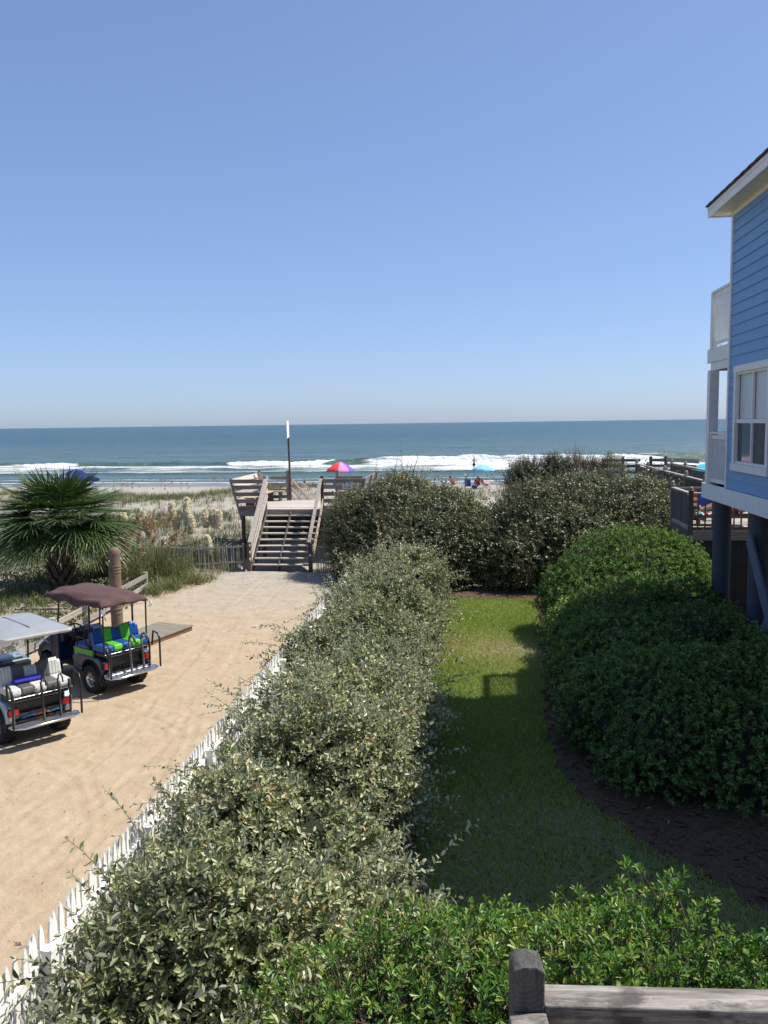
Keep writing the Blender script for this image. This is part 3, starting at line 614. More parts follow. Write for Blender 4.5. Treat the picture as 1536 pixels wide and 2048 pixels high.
for i, (x, y, h, hd, lb) in enumerate(gl): clump('tall_grass', lb, x, y, 560, h, .34, 600+i, heads=hd, group='tall grass clumps by the drive', tint=.52, lean=(.15, .95))
for i, (x, y, lb) in enumerate([(-10.2, 27.2, 'low arching grass tuft at the edge of the sandy drive'), (-10.5, 26.3, 'low arching grass tuft at the foot of the rail fence end post'), (-9.9, 28.4, 'low grass tuft between the sandy drive and the slat fence')]):
    clump('low_grass', lb, x, y, 480, .75, .26, 620+i, group='low grass tufts by the drive', tint=.55, lean=(.4, 1.1))
def plume_plant(name, label, x, y, pl_, seed, h=2.0):
    t = clump(name, label, x, y, 520, 1.25, .28, seed, group='pampas grass on the dune', cat='pampas grass', tint=.45)
    r = np.random.default_rng(seed+7)
    for (dx, dy, hh) in pl_:
        b = np.array([x+dx*.5, y+dy*.5, float(ground_z(x, y))]); tp = np.array([x+dx, y+dy, float(ground_z(x, y))+hh])
        n = 900; f = r.random(n); ln = .72; ax = nrm(tp-b); rad = .125*np.sin(np.clip(f*.92+.08, 0, 1)*PI)**.7+.015
        P = tp-ax*ln*(1-f)[:, None]; ang = r.uniform(0, 2*PI, n); a = nrm(np.cross(ax, [.2, .9, .1])); bb = np.cross(ax, a)
        off = (a*np.cos(ang)[:, None]+bb*np.sin(ang)[:, None]); P = P+off*(rad*r.random(n)**.4)[:, None]
        l = r.uniform(.06, .13, n); V, F, T = leaves(P, nrm(ax*.9+off*.6+r.normal(size=(n, 3))*.25), nrm(off*.6+np.array([.7, .0, .8])+r.normal(size=(n, 3))*.35), l, l*.6, r.random(n), 'dia')
        Vs, Fs = stems(np.stack([b, b*.5+tp*.5, tp])[None], np.array([.008])); F = np.concatenate([F, Fs+len(V)]); T = np.concatenate([T, np.full(len(Vs), .3)]); V = np.concatenate([V, Vs])
        p_ = mesh_np('plume', V, F, 'plume', t, {'tint': T}); p_['kind'] = 'stuff'
    return t
plume_plant('pampas_grass', 'pampas grass with four creamy plumes beside the palm fronds', -12.2, 29.6, [(-.5, 0, 2.25), (-.15, .1, 2.15), (.25, 0, 2.3), (.5, .1, 2.05)], 640)
plume_plant('pampas_grass', 'pampas grass with the five tallest creamy plumes, in the middle of the dune', -11.25, 31.6, [(-.35, 0, 2.45), (-.25, .1, 2.1), (.2, .2, 2.6), (.3, 0, 2.2), (.45, -.1, 1.95)], 650)
plume_plant('pampas_grass', 'pampas grass with slender creamy plumes, nearest the wooden landing', -10.2, 31.9, [(-.2, 0, 2.25), (.15, .1, 2.25), (.35, 0, 2.2), (0.05, -.6, 1.3)], 660)
# dune cover
n = 13000; r = np.random.default_rng(700)
x = r.uniform(-34, -9.2, n); y = 20+34*r.random(n); dens = .72+.5*wob(x, y, .5, 701)
dens *= np.where(y < 41.5, 1, .16+.55*np.exp(-((y-53)/2.5)**2)); dens *= sm(-10.2, -11.0, x-np.clip((y-27)*.6, 0, 1.6)); k = r.random(n) < np.clip(dens, .0, 1); x, y = x[k], y[k]
q = np.repeat(np.arange(len(x)), 16); px = x[q]+r.normal(0, .13, len(q)); py = y[q]+r.normal(0, .13, len(q)); hs = r.uniform(.28, .62, len(x))[q]*r.uniform(.6, 1, len(q))
tn = np.clip(r.normal(.36, .2, len(x))[q]+r.normal(0, .15, len(q))+.2*wob(px, py, .4, 702), 0, 1)
V, F, T, _ = arc_blades(px, py, ground_z(px, py)-.02, hs, r.uniform(.010, .02, len(q)), r.uniform(.1, 1.0, len(q)), tn, k=4, seed=703)
tag(mesh_np('dune_grass', V, F, 'dune', attrs={'tint': T}), 'sparse dune grass over the sand left of the landing', 'dune grass', kind='stuff')
n = 150000; x = r.uniform(-28, -10.4, n); y = 15+19*r.random(n); dens = .5+.75*wob(x, y, .6, 711); k = (r.random(n) < dens) & (x < -10.6-.25*np.sin(y*2)); x, y = x[k], y[k]; n = len(x)
hgt = .42*r.random(n)**1.2*(1+.7*wob(x, y, .9, 712)); P = np.stack([x, y, ground_z(x, y)+np.clip(hgt, .0, .6)], 1); D = nrm(r.normal(size=(n, 3))+np.array([0, 0, .5]))
l = r.uniform(.06, .16, n); V, F, T = leaves(P, D, nrm(r.normal(size=(n, 3))+np.array([0, 0, .8])), l, l*.45, np.clip(r.normal(.5, .2, n)+.25*wob(x, y, .5, 713), 0, 1), 'dia')
tag(mesh_np('dune_herbs', V, F, 'cover', attrs={'tint': T}), 'low grey-green creeping plants on the dune behind the rail fence', 'ground cover', kind='stuff')
# dune edge right of the landing and along the crest
n = 1900; x = r.uniform(-5, 22, n); y = r.uniform(33, 55, n); k = (r.random(n) < .35+.6*wob(x, y, .5, 721)); x, y = x[k], y[k]
q = np.repeat(np.arange(len(x)), 14); px = x[q]+r.normal(0, .14, len(q)); py = y[q]+r.normal(0, .14, len(q))
V, F, T, _ = arc_blades(px, py, ground_z(px, py)-.02, r.uniform(.25, .6, len(q)), r.uniform(.012, .022, len(q)), r.uniform(.1, 1., len(q)), np.clip(r.normal(.5, .2, len(q)), 0, 1), k=4, seed=722)
tag(mesh_np('dune_tussocks', V, F, 'dune', attrs={'tint': T}), 'dune grass tussocks behind the tall shrubs, right of the landing', 'dune grass', kind='stuff')
n = 330; x = np.concatenate([r.uniform(-30, -9.8, 210), r.uniform(-4.5, 8, 120)]); y = np.concatenate([r.uniform(36, 53, 210), r.uniform(36, 50, 120)])
V, F, T, Cc = arc_blades(x, y, ground_z(x, y), r.uniform(.9, 1.6, n), np.full(n, .014), r.uniform(.05, .35, n), np.full(n, .9), seed=731)
V2, F2, T2 = seedheads(Cc[:, 4], Cc[:, 4]*.6+Cc[:, 3]*.4, 22, .11, .35, 732)
o = mesh_np('sea_oats', np.concatenate([V, V2]), np.concatenate([F, F2+len(V)]), 'seed', attrs={'tint': np.concatenate([T*.6, T2])})
tag(o, 'thin sea oat stalks with drooping seed heads along the dune crest', 'sea oats', kind='stuff')

# leaf litter, twigs and shell bits lying on the sand
n = 2600; r = np.random.default_rng(750); x = r.uniform(-10.6, -3.9, n); y = 3+28*r.random(n); nearf = r.random(n) < .3; x[nearf] = -3.95-np.abs(r.normal(0, .5, nearf.sum()))
n2 = 500; x[:n2] = -9.6+r.normal(0, .5, n2); y[:n2] = r.uniform(18, 30, n2)
l = r.uniform(.012, .05, n); P = np.stack([x, y, ground_z(x, y)+.062+.0*x], 1); D = nrm(np.stack([r.normal(size=n), r.normal(size=n), .12*r.normal(size=n)], 1)); N = nrm(np.stack([.3*r.normal(size=n), .3*r.normal(size=n), np.ones(n)], 1))
V, F, T = leaves(P, D, N, l, l*r.choice([.12, .45], n), r.random(n), 'dia')
tag(mesh_np('sand_litter', V, F, 'drytwig', attrs={'tint': T}), 'dry leaf bits and twigs strewn over the sandy drive', 'leaf litter', kind='stuff')
n = 260; x = np.concatenate([r.uniform(-.6, 1.3, 160), r.uniform(1.4, 4.5, 100)]); y = r.uniform(9, 25, n); l = r.uniform(.04, .09, n)
P = np.stack([x, y, ground_z(x, y)+.10], 1); D = nrm(np.stack([r.normal(size=n), r.normal(size=n), .2*r.normal(size=n)], 1)); N = nrm(np.stack([.4*r.normal(size=n), .4*r.normal(size=n), np.ones(n)], 1))
V, F, T = leaves(P, D, N, l, l*.5, r.random(n), 'ell')
tag(mesh_np('fallen_leaves', V, F, 'drytwig', attrs={'tint': np.clip(T+.3, 0, 1)}), 'pale fallen leaves scattered on lawn and mulch', 'leaf litter', kind='stuff')
# ================================================================ BUILT THINGS
# ---- white picket fence
t = thing('picket_fence', 'white picket fence with pointed pickets between sandy drive and silver hedge', 'fence')
mb = MB(); w = .041
pts = [(-w, 0), (w, 0), (w, .90), (w*1.0, .95), (w*.85, 1.0), (w*.5, 1.06), (0, 1.10), (-w*.5, 1.06), (-w*.85, 1.0), (-w, .95), (-w, .90)]
mb.prism(pts, -.01, .01, 0); pk = mb.build('picket', 'picket', t, bevel=.002, seg=1)
yv = 2.6; first = True; r_ = random.Random(5)
while yv < 25.2:
    loc = (-3.83+r_.uniform(-.006, .006), yv, .03+r_.uniform(-.012, .012)); rot = (r_.gauss(0, .010), r_.gauss(0, .008), 0)
    if first: pk.location = loc; pk.rotation_euler = rot; first = False
    else: inst(pk, t, loc, rot)
    yv += .1165
for k in range(10):
    y0, y1 = 2.5+k*2.3, 2.5+(k+1)*2.3-.01
    for z in (.30, .82):
        MB().box((0, 0, 0), (.038, y1-y0, .085)).build('rail', 'picket', t, bevel=.004, loc=(-3.798, (y0+y1)/2, z))
for k in range(11):
    MB().box((0, 0, .47), (.09, .09, .98)).box((0, 0, .97), (.11, .11, .03)).build('post', 'picket', t, bevel=.004, loc=(-3.73, 2.5+k*2.3-.4, 0))

# ---- public beach stairs and landing
t = thing('beach_stairs', 'weathered wooden stairs and landing over the dune to the beach', 'stairs')
XL, XR, Y0, RUN, RISE, ZB = -8.45, -6.2, 31.25, .285, .203, .06
NT = 9; YP = Y0+NT*RUN; ZP = ZB+(NT+1)*RISE
tread = MB().box((0, 0, 0), (XR-XL-.10, .27, .045)).build('tread', 'bleach_x', t, bevel=.006, loc=((XL+XR)/2, Y0+.13, ZB+RISE-.02))
for k in range(1, NT): inst(tread, t, ((XL+XR)/2+r_.uniform(-.01, .01), Y0+.13+k*RUN, ZB+(k+1)*RISE-.02), (r_.gauss(0, .01), r_.gauss(0, .004), 0))
for x in (XL+.03, (XL+XR)/2-.1, XR-.03):
    MB().beam((x, Y0+.05, ZB+.02), (x, YP, ZP-.14), .05, .26).build('stringer', 'dark_y', t, bevel=.004)
for x, col in ((XL-.04, 'red_z'), (XR+.04, 'dark_z')):
    MB().box((0, 0, .58), (.14, .14, 1.16)).build('post', col, t, bevel=.01, loc=(x, Y0-.12, -.05))
    MB().box((0, 0, 0), (.12, .12, 2.6)).build('post', 'dark_z' if x > -7 else 'wood_z', t, bevel=.008, loc=(x, YP+.05, ZP+.05))
# broad sloping handrails: cap plank plus side planks
for x, s in ((XL-.02, 1), (XR+.02, -1)):
    a = Vector((x, Y0-.18, ZB+1.04)); b = Vector((x, YP+.10, ZP+1.30))
    MB().beam(a+Vector((s*.02, 0, .03)), b+Vector((s*.02, 0, .03)), .16 if s > 0 else .13, .045).build('handrail', 'bleach_y', t, bevel=.008)
    dz = Vector((0, 0, -.17)); MB().beam(a+dz+Vector((s*.03, 0, 0)), b+dz+Vector((s*.03, 0, 0)), .04, .26 if s > 0 else .14).build('side_rail', 'bleach_y' if s > 0 else 'dark_y', t, bevel=.006)
    if s > 0:
        dz = Vector((s*.03, 0, -.43)); MB().beam(a+dz, b+dz, .04, .25).build('side_rail', 'bleach_y', t, bevel=.006)
        dz = Vector((s*.03, 0, -.69)); MB().beam(a+dz, b+dz, .04, .25).build('side_rail', 'bleach_y', t, bevel=.006)
    else:
        dz = Vector((.10, 0, -.62)); MB().beam(a+dz, b+dz, .04, .2).build('side_rail', 'pale_y', t, bevel=.006)
# landing deck
PX0, PX1, PY1 = -9.55, -4.75, 38.0
nb = int((PY1-YP)/.145)
db = MB().box((0, 0, 0), (PX1-PX0, .138, .04)).build('deck_board', 'bleach_x', t, bevel=.004, loc=((PX0+PX1)/2, YP+.05, ZP))
for k in range(1, nb): inst(db, t, ((PX0+PX1)/2+r_.uniform(-.02, .02), YP+.05+k*.145, ZP+r_.uniform(-.003, .003)))
for y in (YP-.02, PY1-.1): MB().beam((PX0, y, ZP-.14), (PX1, y, ZP-.14), .05, .22).build('rim_joist', 'wood_x', t, bevel=.004)
for x in (PX0, PX1): MB().beam((x, YP, ZP-.14), (x, PY1-.15, ZP-.14), .05, .22).build('rim_joist', 'wood_y', t, bevel=.004)
for x in (PX0+.1, -8.6, -6.05, PX1-.1):
    for y in (YP+.1, PY1-.2): MB().box((0, 0, 0), (.14, .14, ZP+.3), ).build('pile', 'red_z', t, bevel=.008, loc=(x, y, (ZP-.25)/2-.1))
for k in range(34): MB().box((0, 0, 0), (.15, .025, 2.0)).build('skirt_board', 'dark_z', t, loc=(PX0+.05+k*.142, PY1-.32, ZP-1.27))  # dark boards added below the landing to darken the view behind the treads
# near-side bench backs: horizontal planks between leaning posts
def back_panel(xa, xb, y, zs, lean0, lean1, mat='wood_x', h=.125):
    """planks across x at one y; ends lean outwards with height"""
    for z in zs:
        f = (z-ZP)/1.25; a = xa+lean0*f; b = xb+lean1*f
        MB().beam((a, y-.12*f, z), (b, y-.12*f, z), .035, h, upv=(0, -.1, 1)).build('rail_board', mat, t, bevel=.004)
zs = [ZP+.08, ZP+.36, ZP+.64, ZP+.92, ZP+1.16]
back_panel(PX0+.02, XL-.1, YP-.04, zs, -.40, 0, h=.16); back_panel(XR+.1, PX1-.02, YP-.04, zs, 0, .40, h=.16)
back_panel(PX0, XL-.1, YP-.05, [ZP-.14], 0, 0, h=.24); back_panel(XR+.1, PX1, YP-.05, [ZP-.14], 0, 0, h=.24)
for x, s in ((PX0+.05, -1), (PX1-.05, 1)):
    for y in (YP+.02, YP+2.0, PY1-.25):
        MB().beam((x, y, ZP-.4), (x+s*.40, y-(.12 if y < YP+1 else -.05), ZP+1.27), .10, .09).build('leaning_post', 'wood_z', t, bevel=.006)
    for z in zs[1:]:                                    # side bench backs, running towards the sea
        f = (z-ZP)/1.25
        MB().beam((x+s*(.34*f+.02), YP+.06, z), (x+s*(.34*f+.02), PY1-.25, z), .035, .20, upv=(s*.3, 0, 1)).build('rail_board', 'bleach_y' if s < 0 else 'wood_y', t, bevel=.004)
    MB().beam((x-s*.28, YP+.15, ZP+.46), (x-s*.28, PY1-.3, ZP+.46), .42, .045).build('bench_seat', 'pale_y', t, bevel=.006)
    for y in (YP+.4, YP+2, PY1-.5): MB().box((0, 0, 0), (.36, .09, .42)).build('bench_leg', 'dark_z', t, bevel=.004, loc=(x-s*.28, y, ZP+.225))
for xa, xb in ((PX0+.3, -8.45), (-6.2, PX1-.3)):
    for z in (ZP+.18, ZP+.46, ZP+.74, ZP+1.02): MB().beam((xa, PY1-.12, z), (xb, PY1-.12, z), .035, .14).build('rail_board', 'wood_x', t, bevel=.004)
    MB().box((0, 0, 0), (.14, .14, 2.0)).build('post', 'wood_z', t, bevel=.01, loc=(xb if xa < -8 else xa, PY1-.05, ZP+.36))
    MB().box((0, 0, 0), (xb-xa-.2, .36, .045)).build('bench_seat', 'pale_x', t, bevel=.006, loc=((xa+xb)/2, PY1-.42, ZP+.45))
    MB().box((0, 0, 0), (.09, .34, .4)).build('bench_leg', 'dark_z', t, bevel=.004, loc=(xb-.3 if xa < -8 else xa+.3, PY1-.42, ZP+.225))
# far flight of steps down to the beach
for x in (-8.3, -6.3):
    for dz in (.95, .55, .2): MB().beam((x, PY1-.05, ZP+dz), (x+(.35 if x < -7 else -.2), PY1+3.6, ZP+dz-1.55), .04, .13).build('side_rail', 'wood_y', t, bevel=.005)
    MB().beam((x, PY1, ZP-.15), (x, PY1+3.6, ZP-1.7), .05, .26).build('stringer', 'dark_y', t, bevel=.004)
for k in range(1, 8): inst(tread, t, (-7.3, PY1+.1+k*.42, ZP-k*.185), None, (.93, 1.15, 1))
# round white marker on the lower right post
mk = MB().lathe([(0, .006), (.05, .006), (.05, 0)], 20, M=Matrix.Translation((XR+.045, Y0-.198, .66)) @ Matrix.Rotation(PI/2, 4, 'X')).build('marker_disc', 'white', t)
MB().lathe([(0, .009), (.024, .009), (.024, .006)], 16, M=Matrix.Translation((XR+.045, Y0-.199, .66)) @ Matrix.Rotation(PI/2, 4, 'X')).build('marker_centre', paint('marker_blue', (.05, .09, .14), .4), mk)

# sign pole and notice board
t = thing('sign_pole', 'tall dark pole with a narrow white lettered sign on top, at the landing', 'sign', (-8.32, 37.72, 0))
MB().box((0, 0, 0), (.085, .08, 3.0)).build('pole', 'dark_z', t, bevel=.006, loc=(0, 0, ZP+1.35)).rotation_euler = (0, R(-.9), 0)
sg = MB().box((0, 0, 0), (.03, .26, .78)).build('sign_board', 'white', t, bevel=.004, loc=(-.045, -.02, 5.28)); sg.rotation_euler = (0, R(-1), R(-10))
MT['ink'] = paint('dark_lettering', (.03, .035, .045), .6)
mb = MB()
for k in range(7):
    z = .33-k*.11; mb.box((-.0165, -.06, z), (.002, .035, .07)).box((-.0165, .05, z), (.002, .035, .07)).box((-.0165, 0, z+(.025 if k % 2 else -.02)), (.002, .10, .02))
    mb.box((0, -.131, z), (.018, .002, .055))
mb.build('lettering', 'ink', sg)
t = thing('notice_sign', 'small white notice board on the right railing of the landing', 'sign', (XR+1.1, YP-.16, ZP+1.0))
nb_ = MB().box((0, 0, 0), (.42, .02, .32)).build('board', 'white', t, bevel=.003); nb_.rotation_euler = (R(-5), 0, 0)
mb = MB().box((-.13, -.0115, .08), (.08, .002, .08))
for k, (x, wd) in enumerate(((.05, .2), (.06, .18), (0, .32), (-.02, .28), (.0, .30))): mb.box((x, -.0115, .11-k*.055), (wd, .002, .018))
mb.build('lettering', 'ink', nb_)

# slat fences beside the stairs
def slat_fence(label, pts, h, seed):
    t = thing('slat_fence', label, 'fence', group='slat fences at the foot of the stairs'); rr = random.Random(seed)
    sl_ = MB().box((0, 0, .5), (.038, .014, 1.0)).build('slat', 'grey_z', t, loc=(0, 0, -9)); first = True
    for (a, b) in zip(pts[:-1], pts[1:]):
        a, b = Vector(a), Vector(b); n_ = int((b-a).length/.105)
        for k in range(n_):
            p_ = a.lerp(b, k/n_); z = float(ground_z(p_.x, p_.y)); loc = (p_.x, p_.y+rr.uniform(-.02, .02), z-.05); rot = (rr.gauss(0, .04), rr.gauss(0, .045), math.atan2(b.y-a.y, b.x-a.x)); sc_ = (1, 1, h*rr.uniform(.95, 1.06))
            if first: sl_.location, sl_.rotation_euler, sl_.scale = loc, rot, sc_; first = False
            else: inst(sl_, t, loc, rot, sc_)
        za, zb = (float(ground_z(q.x, q.y)) for q in (a, b))
        for f in (.93, .4): MB().beam((a.x, a.y+.03, za+h*f-.05), (b.x, b.y+.03, zb+h*f-.05), .035, .06).build('rail', 'grey_x', t)
        MB().box((0, 0, h/2), (.08, .08, h+.05)).build('post', 'wood_z', t, loc=(b.x, b.y+.08, zb-.05))
slat_fence('grey slat fence with thin uneven slats, left of the stairs in the grass', [(-11.6, 30.1, 0), (-10.2, 30.5, 0), (-8.75, 31.2, 0)], 1.08, 1)
slat_fence('grey slat fence with thin uneven slats, between the stairs and the tall shrub', [(-5.95, 31.3, 0), (-5.0, 30.6, 0), (-4.1, 29.8, 0)], 1.1, 2)

# low plank rail fence behind the carts
t = thing('rail_fence', 'low weathered plank fence along the drive behind the golf carts', 'fence')
fp_ = [(-10.75, 12.2), (-10.7, 14.8), (-10.65, 17.4), (-10.55, 20.0), (-10.6, 23.0), (-10.75, 26.6)]
for i, (x, y) in enumerate(fp_):
    MB().box((0, 0, .37), (.13, .13, .86)).box((0, 0, .815), (.15, .15, .03)).build('post', 'grey_z', t, bevel=.008, loc=(x, y, -.05))
for (a, b) in zip(fp_[:-1], fp_[1:]):
    for z in (.34, .66): MB().beam((a[0]+.09, a[1]+.02, z+r_.uniform(-.03, .03)), (b[0]+.09, b[1]-.02, z+r_.uniform(-.03, .03)), .035, .15).build('plank', 'grey_y', t, bevel=.005)
# driftwood boards on the dune
for i, (p0, p1, lb) in enumerate((((-12.4, 23.2), (-11.2, 24.6), 'grey driftwood board on the dune behind the silver cart roof'), ((-13.0, 22.6), (-11.6, 22.9), 'grey driftwood board lying nearest the palm trunk'))):
    za, zb = float(ground_z(*p0))+.1, float(ground_z(*p1))+.22
    tag(MB().beam((*p0, za), (*p1, zb), .14, .05).build('driftwood_board', 'grey_x', None, bevel=.01), lb, 'board', 'driftwood boards on the dune')

# brown bollard
t = thing('bollard', 'thick brown round post with raised bands and domed top behind the cart', 'bollard', (-9.69, 21.9, 0))
mbr = Mat('bollard_brown'); v = mbr.coord(); f = mbr.noise(v, 5, 5); mbr.base(mbr.ramp(f, [(.3, (.12, .080, .052)), (.7, (.20, .138, .09))])); mbr.set(Roughness=.75); mbr.bump(mbr.noise(v, 40, 4), .3, .01); MT['bollard'] = mbr.m
MB().lathe([(.157, -.1), (.157, 2.05), (.152, 2.08)], 24).build('shaft', 'bollard', t, smooth=True)
MB().lathe([(.156, 2.06), (.16, 2.10), (.152, 2.2), (.11, 2.27), (.0, 2.29)], 24).build('cap', 'bollard', t, smooth=True)
for z in (.5, .62, 1.05, 1.62, 1.70, 1.78): MB().lathe([(.156, z-.02), (.168, z-.012), (.168, z+.012), (.156, z+.02)], 24).build('band', 'bollard', t, smooth=True)
MB().lathe([(.158, .84), (.164, .85), (.164, .99), (.158, 1.0)], 24).build('metal_sleeve', paint('dull_metal', (.14, .17, .16), .45, .2, .6), t, smooth=True)
for a in (-1.1, -.6, -.9): MB().lathe([(0, .03), (.03, .025), (.035, 0)], 10, M=Matrix.Rotation(a, 4, 'Z') @ Matrix.Translation((.166, 0, .95)) @ Matrix.Rotation(PI/2, 4, 'Y')).build('lamp_lens', 'chrome', t, smooth=True)
MB().box((-.09, -.13, 1.93), (.05, .02, .06)).build('label_plate', 'white', t)

# plywood ramp
t = thing('plywood_platform', 'low flat plywood platform lying on the sand beside the brown-roofed cart', 'platform', (-8.45, 21.0, 0), R(-17))
ply = Mat('plywood'); v = ply.coord('Object', (1, 5, 5)); f = ply.noise(v, 2.5, 6, .65); ply.base(ply.ramp(f, [(.3, (.13, .115, .09)), (.7, (.24, .21, .165))])); ply.set(Roughness=.9); ply.bump(f, .3, .01); MT['ply'] = ply.m
MB().box((0, 0, .165), (1.15, 2.25, .03)).build('top_sheet', 'ply', t, bevel=.003)
for x in (-.53, .53): MB().box((x, 0, .075), (.045, 2.2, .15)).build('side_beam', 'red_y', t, bevel=.004)
for y in (-1.08, 0, 1.08): MB().box((0, y, .075), (1.0, .045, .149)).build('cross_beam', 'dark_x', t, bevel=.004)

# ---- blue house on piles
t = thing('beach_house', 'blue clapboard beach house with white trim standing on dark piles', 'house')
XW, YC = 5.11, 18.25; ZF, ZT = 4.07, 9.62; Y0H = 9.4; XE = 15.0
m = Mat('blue_siding'); v = m.geo(); f = m.noise(v, 3, 5); f2 = m.noise(m.geo((1, .5, 6)), 9, 4)
m.base(m.mix(.25, m.ramp(f, [(.3, (.118, .27, .50)), (.7, (.133, .295, .54))]), m.ramp(f2, [(.35, (.112, .255, .48)), (.7, (.15, .32, .58))]))); m.set(Roughness=.5); m.bump(f2, .12, .006); MT['siding'] = m.m
WY0, WY1, WZ0, WZ1 = 15.72, 17.62, 4.62, 6.40           # window opening
EXP = .2035; nbd = int((ZT-ZF)/EXP)+1
def board(ya, yb, z):
    mb = MB(); mb.prism([(XW-.030, z), (XW+.004, z), (XW+.004, z+EXP+.03), (XW-.006, z+EXP+.03)], ya, yb, 1); return mb.build('siding_board', 'siding', wall)
wall = MB().box(((XW+XE)/2+.06, (Y0H+YC)/2, (ZF+ZT)/2), (.001, .001, .001)).build('wall', 'siding', t)
mb = MB(); mb.box((XE, (Y0H+YC)/2, (ZF+ZT)/2), (.1, YC-Y0H, ZT-ZF)); mb.box(((XW+XE)/2, Y0H+.05, (ZF+ZT)/2), (XE-XW-.1, .1, ZT-ZF)); mb.box(((XW+XE)/2, YC-.05, (ZF+ZT)/2), (XE-XW-.1, .1, ZT-ZF-.02))
mb.box((XW+.07, (Y0H+WY0)/2, (ZF+ZT)/2), (.12, WY0-Y0H, ZT-ZF)); mb.box((XW+.07, (YC+WY1)/2, (ZF+ZT)/2), (.12, YC-WY1-.1, ZT-ZF)); mb.box((XW+.07, (WY0+WY1)/2, (ZF+WZ0)/2), (.12, WY1-WY0, WZ0-ZF)); mb.box((XW+.07, (WY0+WY1)/2, (ZT+WZ1)/2), (.12, WY1-WY0, ZT-WZ1))
wm = mb.build('wall_sheathing', 'siding', wall)
for k in range(nbd):
    z = ZF+.02+k*EXP
    if z > ZT-.05: break
    if z+EXP > WZ0-.12 and z < WZ1+.12:
        board(Y0H, WY0-.10, z); board(WY1+.10, YC-.085, z)
    else: board(Y0H, YC-.085, z)
MB().box((XW-.02, YC-.04, (ZF+ZT)/2), (.05, .09, ZT-ZF-.01)).box((XW+.06, YC+.008, (ZF+ZT)/2), (.13, .022, ZT-ZF-.01)).build('corner_board', 'trim', t, bevel=.003)
MB().box((XW-.018, (Y0H+YC)/2, ZT-.04), (.04, YC-Y0H-.1, .15)).build('frieze_board', 'trim', t, bevel=.003)
MB().box((XW-.03, (Y0H+YC)/2+.85, ZF-.155), (.06, YC-Y0H+1.75, .33)).build('skirt_board', paint('band_paint', (.66, .69, .71), .5, .06), t, bevel=.004)
mb = MB().box(((XW+XE)/2+.05, (Y0H+YC)/2+.85, ZF-.07), (XE-XW, YC-Y0H+1.7, .1))
for k in range(6): mb.box(((XW+XE)/2+.1, Y0H+.3+k*1.9, ZF-.22), (XE-XW-.1, .09, .2))
mb.build('floor_framing', 'dark_x', t)
# window
wn = MB(); W_ = WY1-WY0; yc_ = (WY0+WY1)/2
for y in (WY0-.03, WY1+.03): wn.box((XW-.035, y, (WZ0+WZ1)/2), (.07, .12, WZ1-WZ0+.16))
wn.box((XW-.037, yc_, WZ1+.06), (.074, W_+.25, .13)); wn.box((XW-.045, yc_, WZ0-.07), (.09, W_+.25, .14))
win = wn.build('window', 'trim', t, bevel=.004)
mid = (WZ0+WZ1)/2-.06; nP = 2; pw = W_/nP
gl_ = Mat('window_glass'); gl_.base((.03, .04, .045)); gl_.set(Roughness=.06, IOR=1.5); MT['glass'] = gl_.m
scr = Mat('insect_screen'); v = scr.geo(); scr.base(scr.ramp(scr.noise(v, 6, 4), [(.3, (.03, .036, .042)), (.7, (.07, .075, .08))])); scr.set(Roughness=.6); MT['screen'] = scr.m
bld = Mat('pale_blind'); v = bld.geo((1, 1, 34)); w_ = bld.n('TexWave', bands_direction='Z'); bld.l(v, w_.inputs[0]); w_.inputs['Scale'].default_value = 1; bld.base(bld.ramp(w_.outputs['Fac'], [(.2, (.44, .50, .52)), (.8, (.55, .60, .61))])); bld.set(Roughness=.35); MT['blind'] = bld.m
for k in range(nP):
    y = WY0+pw*(k+.5)
    MB().box((XW+.035, y, (mid+WZ1)/2), (.012, pw-.07, WZ1-mid-.06)).build('pane', 'blind', win)
    MB().box((XW+.015, y, (mid+WZ0)/2), (.012, pw-.07, mid-WZ0-.06)).build('pane', 'screen' if k % 2 == 0 else 'glass', win)
mb = MB()
for k in range(nP+1): mb.box((XW-.005, WY0+pw*k, (WZ0+WZ1)/2), (.05, .055 if 0 < k < nP else .05, WZ1-WZ0-.002))
mb.box((XW-.008, yc_, mid), (.05, W_-.01, .075)); mb.box((XW-.007, yc_, WZ1-.025), (.05, W_-.01, .05)); mb.box((XW-.007, yc_, WZ0+.025), (.05, W_-.01, .05)); mb.build('sash', 'trim', win, bevel=.003)
# roof: eave on this side, gable end towards the sea
YR = YC+.28; OH = .42
mb = MB(); XM = (XW+XE)/2; zr = ZT+.32+4.0
mb.prism([(XW-OH-.03, ZT+.13), (XW-OH-.03, ZT+.17), (XM, zr), (XE+OH, ZT+.17), (XE+OH, ZT+.13), (XM, zr-.06)], Y0H-.3, YR+.03, 1)
sh_ = Mat('roof_shingle'); v = sh_.geo((6, 3, 10)); f = sh_.noise(v, 3, 4); sh_.base(sh_.ramp(f, [(.3, (.045, .045, .05)), (.7, (.10, .10, .105))])); sh_.set(Roughness=.95); MT['shingle'] = sh_.m
rf = mb.build('roof', 'shingle', t)
for k in range(45):                                            # ragged shingle butts along the eave
    y = Y0H-.25+k*.21; MB().box((XW-OH-.045, y, ZT+.150+.006*(k % 2)), (.06, .20, .022)).build('shingle', 'shingle', rf)
MB().box((XW-OH, (Y0H+YR)/2-.15, ZT+.03), (.03, YR-Y0H+.3, .20)).box((XW-OH-.012, (Y0H+YR)/2-.15, ZT+.095), (.03, YR-Y0H+.3, .065)).build('fascia', 'trim', rf, bevel=.003)
MB().box((XW-OH/2-.005, (Y0H+YR)/2-.15, ZT-.03), (OH-.02, YR-Y0H+.29, .02)).build('soffit', paint('soffit_cream', (.66, .62, .50), .6, .08), rf)
